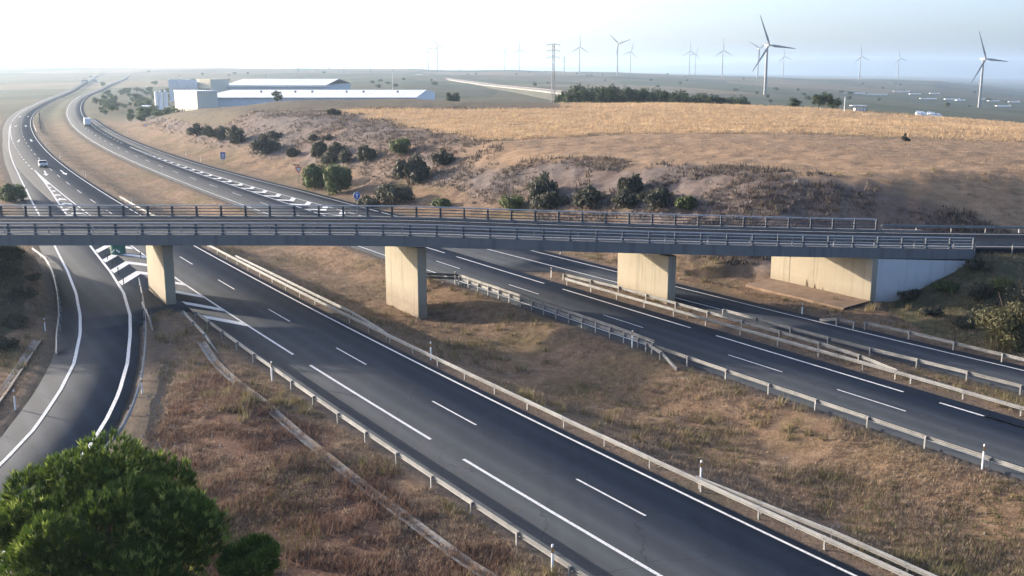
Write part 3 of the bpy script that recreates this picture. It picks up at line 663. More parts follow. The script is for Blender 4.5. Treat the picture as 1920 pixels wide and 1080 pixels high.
# ------------------------------------------------------------------ haze placeholder is built at the end
# ------------------------------------------------------------------ foliage helpers
def leaves(C, R, n_each, size, seed, up=0., shell=.55):
    """small leaf quads through a set of ellipsoidal clumps; C centres, R radii (k,3)"""
    r = np.random.default_rng(seed); Vs = []
    for c, rad in zip(C, R):
        d = r.normal(size=(n_each, 3)); d /= np.linalg.norm(d, axis=1)[:, None]
        rr = (shell + (1 - shell) * r.random(n_each)) ; p = c + d * rad * rr[:, None]
        nrm = d + r.normal(size=(n_each, 3)) * .5; nrm[:, 2] += up; nrm /= np.linalg.norm(nrm, axis=1)[:, None]
        a = np.cross(nrm, r.normal(size=(n_each, 3))); a /= np.linalg.norm(a, axis=1)[:, None]; b = np.cross(nrm, a)
        sz = size * (.6 + .8 * r.random(n_each))[:, None]
        Vs.append(np.stack([p - a * sz - b * sz * .45, p + a * sz * .2 - b * sz * .55, p + a * sz + b * sz * .3, p - a * sz * .1 + b * sz * .6], 1).reshape(-1, 3))
    V = np.concatenate(Vs); F = np.arange(len(V)).reshape(-1, 4); return V, F
def clumps(n, rad, seed, flat=.8, base=.25):
    r = np.random.default_rng(seed); d = r.normal(size=(n, 3)); d /= np.linalg.norm(d, axis=1)[:, None]; d[:, 2] = np.abs(d[:, 2])
    C = d * np.array((rad, rad, rad * flat)) * (.3 + .45 * r.random(n))[:, None]; C[:, 2] += rad * base
    R = rad * (.24 + .24 * r.random((n, 1))) * np.array((1, 1, .85)); return C, R
def stems(n, h, spread, r0, mat, seed):
    r = random.Random(seed); mb = MB()
    for i in range(n):
        a = r.uniform(0, 6.28); q = r.uniform(.3, 1) * spread; mb.tube((0, 0, -.3), (math.cos(a) * q, math.sin(a) * q, h * r.uniform(.7, 1)), r0, r0 * .3, 5)
    return mb.me('stem', mat)
def bush_proto(rad, seed, mat, n=20, each=120, size=.13, flat=.85):
    C, R = clumps(n, rad, seed, flat); R = R * np.random.default_rng(seed).uniform(.55, 1.25, (n, 1)); V, F = leaves(C, R, each, size, seed + 1, shell=.35)
    return raw('foliage', V, F, mat), stems(5, rad * .8, rad * .5, .05, M['bark'], seed)
BP = [bush_proto(1, k * 7 + 1, M['bush'], 22, 130, .085) for k in range(4)]
BG = [bush_proto(1, k * 7 + 41, M['bush_green'], 22, 130, .085) for k in range(2)]
def bush(px, z_guess, rad, hgt, label, protos, group, k, ground=True):
    """px: base pixel of the bush; intersect the view ray with the terrain"""
    x, y, z = hit(*px)
    r = empty('bush', (x, y, z - .15), random.uniform(0, 6.28), label=label, cat='bush', group=group)
    f, s_ = protos[k % len(protos)]
    o = ob('foliage', f, r); o.scale = (rad, rad, hgt); o = ob('stem', s_, r); o.scale = (rad, rad, hgt)
    return r
def hit(u, v, y0=45., y1=1400.):
    d = ray(u, v); Y = np.exp(np.linspace(math.log(y0), math.log(y1), 700)); t = Y / d[1]; X = d[0] * t; Z = CAM_H + d[2] * t
    T = terrain(X, Y); i = np.nonzero(Z < T)[0]
    i = int(i[0]) if len(i) else len(Y) - 1
    if i > 0:
        a = Z[i - 1] - T[i - 1]; b = Z[i] - T[i]; f = a / (a - b); Yq = Y[i - 1] + f * (Y[i] - Y[i - 1])
    else: Yq = Y[0]
    t = Yq / d[1]; return d[0] * t, float(Yq), gz(d[0] * t, Yq)
def gpx(px_w, y):  # pixels -> metres at distance
    return px_w * (y * CP + 4) / FPX
# bushes on the cutting slope : base pixel, width px, height px, what sets it apart
BUSHES = [((372, 254), 34, 24, 'first dark bush of the row on the slope below the warehouse', 0), ((412, 260), 44, 28, 'wide dark bush, second in the row below the warehouse', 0),
  ((442, 270), 40, 30, 'round dark bush, third in the row below the warehouse', 0), ((392, 258), 26, 22, 'small dark bush squeezed into the row below the warehouse', 0),
  ((497, 288), 46, 32, 'broad dark bush standing alone above the blue motorway sign', 0), ((515, 260), 30, 18, 'low bush higher up the slope behind the broad dark one', 0),
  ((549, 294), 22, 18, 'small grey bush above the give way sign', 0), ((597, 295), 36, 30, 'dark bush at the upper end of the mid-slope clump', 0),
  ((632, 290), 30, 24, 'upper bush of the mid-slope clump', 0), ((620, 308), 30, 26, 'lowest bush of the mid-slope clump', 0), ((648, 304), 28, 24, 'outer bush of the mid-slope clump', 0),
  ((586, 262), 18, 12, 'tiny bush on the bare slope above the clump', 0), ((616, 262), 20, 12, 'tiny bush beside another on the bare slope', 0), ((688, 300), 36, 28, 'single dark bush right of the mid-slope clump', 0),
  ((751, 288), 40, 34, 'greenish bush nearest the field edge on the slope', 1), ((770, 344), 60, 50, 'largest dark round bush on the slope above the overpass', 0),
  ((831, 308), 38, 30, 'dark bush on the slope below the field corner', 0), ((590, 352), 62, 50, 'tall green bush beside the entry road', 1), ((634, 362), 52, 56, 'tall green bush nearest the round arrow sign', 1),
  ((742, 382), 70, 36, 'dark bush cut off by the overpass railing above the middle pier', 0), ((1016, 372), 52, 52, 'tall dark bush over the overpass between second and third pier', 0), ((1030, 388), 56, 36, 'dark bush at the foot of the tall one behind the railing', 0),
  ((1104, 386), 56, 38, 'middle bush of the row behind the far railing', 0), ((1180, 362), 48, 40, 'brownish bush high in the row behind the far railing', 0), ((1172, 388), 50, 30, 'low bush under the brownish one behind the far railing', 0),
  ((1230, 386), 64, 42, 'widest green-black bush of the row behind the far railing', 0), ((960, 392), 46, 28, 'low olive bush at the start of the row behind the railing', 1), ((1290, 390), 50, 24, 'pale low bush at the end of the row behind the railing', 1),
  ((690, 386), 46, 22, 'low bush behind the round arrow sign', 0), ((830, 388), 40, 20, 'yellowish low bush right above the railing', 1),
  ((625, 216), 22, 12, 'small dark bush at the edge of the golden field corner', 0), ((20, 376), 56, 36, 'dark green bush at the bank beyond the overpass, beside the exit road', 1)]
for k, (px, wp, hp, lab, kind) in enumerate(BUSHES):
    x, y, z = hit(*px); rad = gpx(wp, y) / 2 / .80; hg = gpx(hp, y) / 1.0
    r = empty('bush', (x, y, z - .1), random.uniform(0, 6.28), label=lab, cat='bush', group='bushes on the cutting slope')
    f, s_ = (BG if kind else BP)[k % (2 if kind else 4)]
    sx_ = random.uniform(.85, 1.2); o = ob('foliage', f, r); o.scale = (rad * sx_, rad / sx_, hg * random.uniform(.9, 1.1)); o = ob('stem', s_, r); o.scale = (rad, rad, hg)
# big loose bush by the entry road and the small tree in the field
def big_bush(px, wm, hm, label, seed, mat, each=170, n=34, size=.16):
    x, y, z = hit(*px); C, R = clumps(n, 1, seed, 1.0); C = C * np.array((wm / 2, wm / 2, hm * .72)); R = R * np.array((wm / 2, wm / 2, hm * .6))
    r = empty('bush', (x, y, z - .1), 0, label=label, cat='bush'); V, F = leaves(C, R, each, size, seed, shell=.2)
    ob('foliage', raw('foliage', V, F, mat), r); ob('stem', stems(9, hm * .8, wm * .4, .05, M['bark'], seed), r)
big_bush((1905, 652), 7.4, 5.4, 'big olive bush on the bank above the entry road guard rail', 5, leafy('olive_leaf', (.045, .048, .020), (.12, .11, .05), 1.1), size=.12, each=300)
big_bush((1810, 615), 2.6, 1.6, 'low straggly bush on the bank left of the big olive bush', 15, M['bush'], 120, 18, .10)
for bp_, bw_, bh_, bl_, bs_ in (((1705, 560), 2.4, 1.3, 'low dark scrub at the foot of the wing wall bank', 45), ((1770, 545), 2.8, 1.5, 'dark scrub midway up the bank below the overpass end', 55), ((1835, 505), 3.0, 1.5, 'dark scrub high on the bank beside the end of the near railing', 65), ((1885, 545), 3.2, 1.7, 'dark scrub above the big olive bush', 75), ((1745, 590), 2.2, 1.0, 'flat scrub just above the entry road guard rail', 85), ((1862, 612), 4.4, 3.0, 'dark dense bush crowding the big olive bush from the abutment side', 105), ((1925, 585), 5.0, 4.0, 'dark tall bush behind the big olive bush', 125), ((1840, 560), 3.4, 2.0, 'dark bush between the scrub and the big olive bush', 145), ((1800, 480), 2.0, 1.0, 'small green scrub where the wing wall meets the deck', 95)):
    big_bush(bp_, bw_, bh_, bl_, bs_, M['bush_green'] if bs_ % 20 == 15 else M['bush'], 120, 18, .10)
big_bush((40, 560), 3.2, 1.6, 'dark shrub on the shaded bank beside the exit road', 25, M['bush'], 150, 20, .10)
for bp_, bw_, bh_, bl_, bs_ in (((20, 487), 3.4, 1.8, 'dark shrub at the top of the shaded bank under the overpass', 165), ((28, 610), 2.8, 1.3, 'low dark shrub on the bank above the short gutter', 185), ((2, 655), 3.0, 1.7, 'dark shrub at the frame edge above the short gutter', 205), ((62, 525), 2.2, 1.0, 'small dark shrub just behind the curved outer guard rail', 225)):
    big_bush(bp_, bw_, bh_, bl_, bs_, M['bush'], 130, 18, .10)
big_bush((5, 520), 4.0, 2.4, 'larger dark shrub at the edge of the shaded bank', 35, M['bush'], 150, 24, .11)
x, y, z = hit(1697, 272); r = empty('sapling', (x, y, z), 0, label='lone dark sapling standing in the golden field', cat='tree')
C, R = clumps(9, 1, 3, 1.4); V, F = leaves(C * np.array((.7, .7, 1.1)) + np.array((0, 0, .5)), R * .8, 60, .13, 9, shell=.1); ob('crown', raw('crown', V, F, M['bush']), r)
ob('trunk', MB().tube((0, 0, -.2), (.05, 0, 1.6), .06, .03, 6).me('trunk', M['bark']), r)

# foreground pines
def needle_crown(C, R, n_each, ln, seed, blades=9, w_=.03):
    r = np.random.default_rng(seed); Vs = []
    for c, rad in zip(C, R):
        d = r.normal(size=(n_each, 3)); d /= np.linalg.norm(d, axis=1)[:, None]; d[:, 2] = d[:, 2] * .8 + .25; d /= np.linalg.norm(d, axis=1)[:, None]
        p = c + d * rad * (.72 + .3 * r.random((n_each, 1)))
        ax = d * .55 + np.array((0, 0, .75)); ax /= np.linalg.norm(ax, axis=1)[:, None]
        for _ in range(blades):
            v = ax + r.normal(size=(n_each, 3)) * .30; v /= np.linalg.norm(v, axis=1)[:, None]
            sd_ = np.cross(v, r.normal(size=(n_each, 3))); sd_ /= np.linalg.norm(sd_, axis=1)[:, None]
            L = ln * (.7 + .6 * r.random((n_each, 1)))
            Vs.append(np.stack([p - sd_ * w_, p + sd_ * w_, p + v * L + sd_ * w_ * .4], 1).reshape(-1, 3))
    V = np.concatenate(Vs); return V, np.arange(len(V)).reshape(-1, 3)
def pine(x, y, rad, ztop, label, seed, n=46, each=150):
    z0 = gz(x, y); r = np.random.default_rng(seed); cz = ztop - rad * .95
    d = r.normal(size=(n, 3)); d /= np.linalg.norm(d, axis=1)[:, None]; d[:, 2] = np.where(d[:, 2] < -.35, -d[:, 2], d[:, 2])
    C = d * rad * np.array((.72, .72, .66)) * (.70 + .42 * r.random((n, 1))) + np.array((0, 0, cz - z0)); R = rad * (.15 + .15 * r.random((n, 1))) * np.array((1, 1, .9))
    t = empty('pine_tree', (x, y, z0), 0, label=label, cat='tree'); V, F = needle_crown(C, R, each, .34, seed, 11); ob('crown', raw('crown', V, F, M['pine']), t)
    V, F = leaves(C * np.array((.88, .88, .95)), R * .95, 60, .16, seed + 3, shell=.3); ob('inner_foliage', raw('inner_foliage', V, F, M['pine']), t)
    V, F = needle_crown(C, R * 1.06, max(14, each // 5), .30, seed + 9, 7, .055); ob('shoot_tips', raw('shoot_tips', V, F, M['pine_tip']), t)
    mb = MB().tube((0, 0, -.4), (.15, .1, cz - z0 - rad * .2), .26, .17, 9)
    for i in range(0, n, 3): mb.tube((.12, .08, (cz - z0) * (.55 + .4 * r.random())), tuple(C[i]), .07, .025, 5)
    ob('trunk', mb.me('trunk', M['bark']), t)
pine(-15.9, 37.5, 5.5, 7.55, 'big rounded green pine crown in the lower corner beside the exit road', 11, 60, 210)
pine(-9.8, 36.2, 1.05, 4.25, 'small young pine just beside the big pine', 12, 14, 130)

# ------------------------------------------------------------------ dry grass and weeds (uncountable)
def tufts(n, xr, yr, keep, hgt, seed, name, mat, blades=5, spread=.12, wblade=.02):
    r = np.random.default_rng(seed); t = r.uniform(-.56, .56, n); Y = yr[0] * (yr[1] / yr[0]) ** r.random(n); X = t * Y * 1.0
    z, A, ins = terrain(X, Y, True); m = keep(X, Y, z, A, ins, r) ; X, Y, z = X[m], Y[m], z[m]; k = len(X); Vs = []
    H_ = hgt * (.5 + r.random(k)) * (.6 + .8 * (fbm(X / 2., Y / 2., 2, 77) + .5))
    for _ in range(blades):
        a = r.uniform(0, 6.28, k); lean = r.uniform(.1, .8, k) * H_; bx = X + r.normal(0, spread, k); by = Y + r.normal(0, spread, k)
        dx, dy = np.cos(a), np.sin(a); w_ = wblade * (.6 + .8 * r.random(k)); hh = H_ * (.6 + .6 * r.random(k))
        Vs.append(np.stack([np.stack([bx - dy * w_, by + dx * w_, z - .03], -1), np.stack([bx + dy * w_, by - dx * w_, z - .03], -1), np.stack([bx + dx * lean, by + dy * lean, z + hh], -1)], 1).reshape(-1, 3))
    V = np.concatenate(Vs); return ob(name, raw(name, V, np.arange(len(V)).reshape(-1, 3), mat), kind='stuff')
M['straw'] = leafy('straw', (.135, .092, .066), (.36, .28, .20), 2.2)
M['weed'] = leafy('weeds', (.055, .055, .020), (.15, .14, .055), 1.)
patch = lambda X, Y, sc_, sd_: fbm(X / sc_, Y / sc_, 3, sd_)
o = tufts(240000, None, (36, 300), lambda X, Y, z, A, ins, r: (ins < -1.1) & (A['rock'] < .4) & (patch(X, Y, 3.5, 91) + .25 * r.random(len(X)) > .02) & (A['gravel'] < .6), .17, 1, 'dry_grass', M['straw'])
tag(o, label='dry straw-coloured grass over the median and verges', cat='grass')
o = tufts(30000, None, (36, 130), lambda X, Y, z, A, ins, r: (ins < -1.1) & ((patch(X, Y, 6, 95) > .14) | (A['bank'] > .5)) & (A['rock'] < .4), .30, 2, 'green_weeds', M['weed'])
tag(o, label='patches of olive green weeds on the verges and banks', cat='weeds')
o = tufts(110000, None, (110, 380), lambda X, Y, z, A, ins, r: (ins < -2.5) & (A['rock'] > .3) & (patch(X, Y, 5, 97) + .3 * r.random(len(X)) > -.02), .42, 3, 'slope_scrub', leafy('slope_scrub', (.055, .043, .036), (.17, .135, .11), 1.1), 5, .22, .075)
tag(o, label='sparse dry scrub over the stony cutting slope', cat='scrub')
o = tufts(50000, None, (185, 340), lambda X, Y, z, A, ins, r: A['gold'] > .4, .42, 4, 'stubble', leafy('stubble', (.36, .245, .14), (.58, .43, .265), .2), 4, .3, .06)
tag(o, label='golden stubble of the harvested field on the hill', cat='stubble')
o = tufts(2600, None, (38, 130), lambda X, Y, z, A, ins, r: (ins < -1.3) & (A['rock'] < .4) & (patch(X, Y, 8, 101) > .05), .50, 7, 'weed_clumps', leafy('weed_clump', (.085, .072, .032), (.27, .22, .11), .5), 26, .20, .028)
tag(o, label='taller olive and straw weed clumps dotted over the verges', cat='weeds')
o = tufts(60000, None, (36, 90), lambda X, Y, z, A, ins, r: (ins < -1.1) & (A['scrub'] > .3) & (patch(X, Y, 1.6, 99) + .3 * r.random(len(X)) > .06), .30, 6, 'red_scrub', leafy('red_scrub', (.075, .042, .032), (.22, .135, .095), 2.), 6, .16, .022)
tag(o, label='low reddish dry scrub on the verge beside the big pine', cat='scrub')
# rubble scattered on the verge
mb = MB(); mb2 = MB(); r = random.Random(4)
def stone(mb, x, y, z, s_):
    V = [];
    for i in range(6):
        a = i * math.pi / 3 + r.uniform(-.3, .3); V.append((x + math.cos(a) * s_ * r.uniform(.7, 1.1), y + math.sin(a) * s_ * r.uniform(.7, 1.1), z - .05))
    for i in range(3):
        a = i * 2.1 + r.uniform(-.3, .3); V.append((x + math.cos(a) * s_ * .5, y + math.sin(a) * s_ * .5, z + s_ * r.uniform(.5, .9)))
    mb.add(V, [(0, 1, 6), (1, 2, 7, 6), (2, 3, 7), (3, 4, 8, 7), (4, 5, 8), (5, 0, 6, 8), (6, 7, 8)])
for i in range(170):
    u = r.gauss(305, 22) if i < 90 else r.uniform(280, 420); v = r.gauss(805, 38) if i < 90 else r.uniform(640, 850)
    x, y, _ = g(u, v); stone(mb, x, y, gz(x, y) + .02, r.uniform(.03, .11))
tag(mb.ob('rubble', M['stone']), label='pale rubble scattered on the verge beside the exit road', cat='rubble', kind='stuff')
for i in range(260):
    u = r.uniform(560, 1900); v = r.uniform(560, 1070); x, y, _ = g(u, v); s2_, d2_ = sd(A2, x, y); s1_, d1_ = sd(A1, x, y)
    if d1_ > 1.2 and d2_ < -1.2: stone(mb2, x, y, gz(x, y) + .02, r.uniform(.03, .10))
tag(mb2.ob('median_stones', M['stone']), label='small pale stones scattered over the median grass', cat='stones', kind='stuff')
mb = MB()
for i in range(420):
    u = r.uniform(880, 1500); v = r.uniform(262, 392); x, y, z = g(u, v, 6)
    if 100 < y < 162 - .95 * (x + 1): stone(mb, x, y, gz(x, y) + .03, r.uniform(.06, .2))
tag(mb.ob('slope_stones', M['stone']), label='loose stones lying over the cutting slope', cat='stones', kind='stuff')

# ------------------------------------------------------------------ wood behind the field, far trees
def tree_proto(seed, mat, tall=1.6):
    r = np.random.default_rng(seed); n = 16; d = r.normal(size=(n, 3)); d /= np.linalg.norm(d, axis=1)[:, None]
    C = d * np.array((.34, .34, .36)) * (.6 + .5 * r.random((n, 1))) + np.array((0, 0, .6)); R = (.16 + .12 * r.random((n, 1))) * np.ones(3)
    V, F = leaves(C, R, 70, .05, seed); return raw('crown', V, F, mat), MB().tube((0, 0, -.1), (.02, 0, .6), .04, .02, 6).me('trunk', M['bark'])
TPINE = [tree_proto(k + 100, M['pine_far']) for k in range(4)]; TBRD = [tree_proto(k + 200, M['broad']) for k in range(3)]
def far_tree(x, y, h, wd, protos, k, label, group, cat='tree', name='pine_tree'):
    t = empty(name, (x, y, gz(x, y) - .1), random.uniform(0, 6.28), label=label, cat=cat, group=group)
    c, tr = protos[k % len(protos)]; o = ob('crown', c, t); o.scale = (wd, wd, h); o = ob('trunk', tr, t); o.scale = (wd, wd, h)
r = random.Random(21)
for i in range(64):
    u = 1046 + 350 * (i + r.random()) / 64; Y = r.uniform(385, 470); x = (u - 960) / FPX * (Y * CP + 4)
    top = np.interp(u, [1040, 1080, 1140, 1200, 1300, 1400], [176, 164, 162, 168, 176, 184]) + r.uniform(-2, 7)
    zt = aty(u, top, Y)[2]; h = max(3.5, (zt - gz(x, Y))); far_tree(x, Y, h, h * r.uniform(.62, .9), TPINE, i, 'dark tree in the dense wood strip behind the golden field', 'wood behind the golden field')
for i, (u, v, hp) in enumerate([(1535, 199, 22), (1548, 202, 26), (1562, 203, 20), (1490, 196, 10)]):
    Y = 330 + 6 * i; x, _, z = aty(u, v, Y); z = gz(x, Y); zt = aty(u, v - hp, Y)[2]
    far_tree(x, Y, max(3, zt - z), 5.2, TPINE, i, ['dark clump tree at the inner end of the field crest', 'tallest dark clump tree beside the white pole', 'outer dark clump tree next to the white pole', 'low dark tree on the field crest away from the clump'][i], 'clump on the field crest')
for i, (u, v, hp, lab) in enumerate([(520, 190, 20, 'round dark tree in front of the long warehouse roof'), (855, 188, 16, 'dark tree at the end of the long warehouse roof'), (842, 187, 12, 'shrubby tree beside the roof end')]):
    Y = 372 if i == 0 else 420; x = aty(u, v, Y)[0]; z = gz(x, Y); zt = aty(u, v - hp, Y)[2]
    far_tree(x, Y, max(2.5, zt - z), 4.2, TBRD, i, lab, 'trees by the warehouses', name='tree')
for i in range(105):
    s_ = 390 + 6.6 * i + r.uniform(-6, 6); dd = r.uniform(15, 52) if s_ < 700 else r.uniform(16, 90); x, y = map(float, P(A2, s_, dd)); h = r.uniform(2.2, 5.2)
    far_tree(x, y, h, h * r.uniform(1.0, 1.7), TBRD, i, 'hazy green tree in the belt beyond the truck', 'tree belt along the distant motorway', name='tree')
for i in range(90):
    t_ = r.uniform(-.42, .5); Y = 900 * math.exp(r.random() * 1.35); x = t_ * Y; h = r.uniform(2.5, 5.5)
    far_tree(x, Y, h, h * r.uniform(.9, 2.4), TBRD, i, 'tiny hazy tree on the distant plain', 'scattered trees on the distant plain', name='tree')

# ------------------------------------------------------------------ wind turbines
def turbine_parts():
    nac = MB().box((0, .6, 0), (2.6, 8, 2.8)).me('nacelle', M['turb']); hub = MB().tube((0, -3.6, 0), (0, -5.6, 0), 1.4, .7, 12).me('hub', M['turb'])
    secs = [(0, .9, .9, 0), (3, .9, .9, 0), (8, 1.7, .45, .2), (16, 1.35, .32, .1), (28, .85, .2, .05), (38, .5, .12, 0), (41, .12, .06, 0)]
    rings = [[(math.cos(a) * w_ + off, math.sin(a) * th, z) for a in [i * math.pi / 4 for i in range(8)]] for z, w_, th, off in secs]
    bl = MB().sweep(rings).me('blade', M['turb'], True)
    tw = MB().tube((0, 0, 0), (0, 0, 1), 2.1, 1.25, 16).me('tower', M['turb'], True)
    return nac, hub, bl, tw
TP = turbine_parts()
TUR = [ # hub px, blade length px, rotation of first blade (deg clockwise from up), yaw, label
 (785, 94, 17, 10, 'leftmost small turbine of the close trio on the horizon'), (802.5, 91, 19, -35, 'middle turbine of the close trio on the horizon'), (820.0, 86.5, 21, -30, 'tallest turbine of the close trio on the horizon'),
 (946, 95.5, 16, 30, 'small horizon turbine left of the twin near the lattice pylon'), (973.5, 92.5, 18, 0, 'small horizon turbine next towards the lattice pylon'), (1086.5, 88, 23, 0, 'turbine just right of the lattice pylon'),
 (1158.4, 82, 27, -48, 'turbine above the wood strip with one blade raised left'), (1182.6, 97, 20, 14, 'shorter turbine close right of the one above the wood'), (1293.5, 95.5, 20, 0, 'taller of the close pair beyond the wood end'),
 (1304.4, 101, 17, 20, 'shorter of the close pair beyond the wood end'), (1355.5, 94, 23, -2, 'single turbine between the pair and the largest turbine'), (1422.7, 91, 27, -62, 'turbine half hidden behind the largest turbine'),
 (1438.8, 84.6, 60, -24, 'largest white wind turbine standing beyond the field crest'), (1470, 105.6, 19, -10, 'small turbine just right of the largest one'), (1614, 105.6, 22, -8, 'left one of two turbines on the blue ridge'),
 (1686, 109, 20, -15, 'right one of two turbines on the blue ridge'), (1844, 110.4, 56, -25, 'big turbine at the outer edge of the view over the valley'), (188, 104, 8, 5, 'faint turbine in the glare above the motorway bend'), (348, 102, 9, 0, 'faint turbine in the glare above the warehouses')]
for u, v, bp, rot, lab in TUR:
    Y = 41 * FPX / bp * .94; Y = min(Y, 4300); x, _, zh = aty(u, v, Y); z0 = gz(x, Y) - 1
    sc_ = bp * (Y * CP + 4) / FPX / 41.
    r_ = empty('wind_turbine', (x, Y, z0), 0, label=lab, cat='wind turbine', group='wind farm')
    o = ob('tower', TP[3], r_); o.scale = (sc_, sc_, zh - z0)
    yaw = math.radians(22)
    for nme, me_ in (('nacelle', TP[0]), ('hub', TP[1])): o = ob(nme, me_, r_, loc=(0, 0, zh - z0), rz=yaw); o.scale = (sc_,) * 3
    for k in range(3):
        b = ob('blade', TP[2], r_); q = Matrix.Rotation(yaw, 4, 'Z') @ Matrix.Translation((0, -4.6 * sc_, 0)) @ Matrix.Rotation(math.radians(rot + 120 * k), 4, 'Y') @ Matrix.Scale(sc_, 4)
        b.matrix_local = Matrix.Translation((0, 0, zh - z0)) @ q

# ------------------------------------------------------------------ lattice pylons
def pylon(u, vtop, Y, half, label, hgt_arms, detail=True):
    x, _, zt = aty(u, vtop, Y); z0 = gz(x, Y); h = zt - z0
    r_ = empty('lattice_pylon', (x, Y, z0), math.radians(8), label=label, cat='pylon', group='power line pylons')
    body = MB(); b0 = half * 1.5; b1 = half * .55; n = 14; t = .13 if detail else .3
    w_ = lambda f: b0 + (b1 - b0) * min(1, f / .62)
    for sx, sy in ((1, 1), (1, -1), (-1, -1), (-1, 1)):
        for a, b in ((0, .62), (.62, 1)): body.tube((sx * w_(a), sy * w_(a), h * a - .3), (sx * w_(b), sy * w_(b), h * b), t, t, 4)
    for i in range(n):
        f0, f1_ = i / n, (i + 1) / n
        for (ax, ay), (bx, by) in (((1, 1), (1, -1)), ((1, -1), (-1, -1)), ((-1, -1), (-1, 1)), ((-1, 1), (1, 1))):
            if i % 2: (ax, ay), (bx, by) = (bx, by), (ax, ay)
            body.tube((ax * w_(f0), ay * w_(f0), h * f0), (bx * w_(f1_), by * w_(f1_), h * f1_), t * .6, t * .6, 4)
            if detail: body.tube((ax * w_(f1_), ay * w_(f1_), h * f1_), (bx * w_(f1_), by * w_(f1_), h * f1_), t * .5, t * .5, 4)
    ob('tower_body', body.me('tower_body', M['lattice']), r_)
    for f in hgt_arms:
        for s_ in (-1, 1):
            m_ = MB(); tip = (s_ * half * 4.2, 0, h * f)
            for sy in (-1, 1): m_.tube((s_ * b1, sy * b1, h * f), tip, t * .8, t * .6, 4)
            m_.tube((s_ * b1, 0, h * f + half * .8), tip, t * .8, t * .6, 4); a = ob('cross_arm', m_.me('cross_arm', M['lattice']), r_)
            ob('insulator', MB().tube((tip[0], 0, tip[2]), (tip[0], 0, tip[2] - half * 1.1), t * 1.2, t * 1.2, 5).me('insulator', M['lattice']), a)
    return r_
pylon(1038, 82, 540, .78, 'tall lattice pylon with three pairs of arms before the plain', (.985, .89, .79))
for u, v, lab in ((558, 106, 'hazy pylon on the horizon above the rear warehouse'), (645, 107, 'hazy pylon on the horizon right of the rear warehouse'), (1058, 106, 'faint distant pylon just behind the tall lattice pylon'), (694, 118, 'short faint pylon at the start of the pale viaduct')):
    pylon(u, v, 2400, 1.1, lab, (.97, .85, .74), False)
def poles(u, v, hp, Y, label):
    x, _, _z = aty(u, v, Y); z = gz(x, Y); zt = aty(u, v - hp, Y)[2]
    p = empty('pole', (x, Y, z), 0, label=label, cat='pole'); ob('shaft', MB().tube((0, 0, -.3), (0, 0, zt - z), .14, .09, 8).me('shaft', M['white']), p); ob('cap', MB().tube((0, 0, zt - z), (0, 0, zt - z + .3), .2, .05, 8).me('cap', M['lattice']), p)
poles(1583, 206, 24, 320, 'slim white pole beside the dark tree clump on the crest')
poles(736, 152, 20, 900, 'dark mast beyond the long warehouse roof')

# ------------------------------------------------------------------ warehouses
def px_x(u, Y): return (u - 960) / FPX * (Y * CP + 3)
wh = empty('warehouse', (px_x(340, 400), 400, 4), 0, label='long pale warehouse with cream end block behind the slope', cat='warehouse'); inv = wh.matrix_basis.inverted()
def wpart(mb, name, mat, parent=None, root=None):
    o = mb.ob(name, mat, parent or root); o.matrix_parent_inverse = root.matrix_basis.inverted() if (parent is None or parent is root) else Matrix.Identity(4); return o
CR = math.radians(-48); CC = (px_x(368, 400), 402.); fd = np.array((math.cos(CR), math.sin(CR))); bd = np.array((-fd[1], fd[0]))   # face direction, depth direction
def cr(a, b): return np.array(CC) + fd * (a - 20.0) + bd * b
for i in range(4):
    c_ = cr(20.0 * (i + .5) / 4, 4.2); pn = wpart(MB().box((c_[0], c_[1], 8.6), (20.0 / 4 - .16, 8.4, 9.2), CR), 'cream_panel', M['cream'], None, wh)
    for k in range(2 if i else 1):
        c_ = cr(20.0 * (i + .3 + .4 * k) / 4, -.02); wpart(MB().box((c_[0], c_[1], 5.2), (.8, .3, 2.6), CR), 'arched_opening', M['dark'], pn, wh)
c_ = cr(10., 4.2); wpart(MB().box((c_[0], c_[1], 8.4), (19.6, 8.0, 9.0), CR), 'core', M['cladding'], None, wh)
wpart(MB().box((c_[0], c_[1], 13.35), (20.5, 8.9, .3), CR), 'coping', M['white'], None, wh)
HX0, HX1 = px_x(372, 420), px_x(782, 420)
wpart(MB().box(((HX0 + HX1) / 2, 470, 7.2), (HX1 - HX0, 100, 6.6)), 'hall_wall', M['white'], None, wh)
nbay = 12
for i in range(nbay):
    a = HX0 + (HX1 - HX0) * i / nbay + .1; b = HX0 + (HX1 - HX0) * (i + 1) / nbay - .1
    rf = wpart(MB().add([(a, 419, 10.6), (b, 419, 10.6), (b, 470, 12.6), (a, 470, 12.6), (b, 521, 10.6), (a, 521, 10.6), (a, 419, 10.3), (b, 419, 10.3), (a, 521, 10.3), (b, 521, 10.3)], [(0, 1, 2, 3), (3, 2, 4, 5), (0, 6, 7, 1), (5, 4, 9, 8), (0, 3, 5, 8, 6), (1, 7, 9, 4, 2)]), 'roof_bay', M['roof'], None, wh)
    if i in (2, 4, 5, 7, 8, 10): wpart(MB().tube(((a + b) / 2, 450, 11.7), ((a + b) / 2, 450, 12.7), .5, .5, 8), 'roof_vent', M['lattice'], rf, wh)
wb = empty('warehouse', (px_x(345, 600), 600, 3), 0, label='rear white warehouse with tall fascia beyond the cream end block', cat='warehouse')
B0, B1, B2, B3 = px_x(318, 600), px_x(372, 600), px_x(415, 600), px_x(610, 600)
wpart(MB().box(((B0 + B1) / 2, 620, 9), (B1 - B0, 40, 11.0)), 'front_wall', M['white'], None, wb)
for i in range(3):
    a = B0 + (B1 - B0) * i / 3; b = B0 + (B1 - B0) * (i + 1) / 3; wpart(MB().box(((a + b) / 2, 599.4, 13.6), (b - a - .25, .9, 4.6)), 'fascia_panel', M['white'], None, wb)
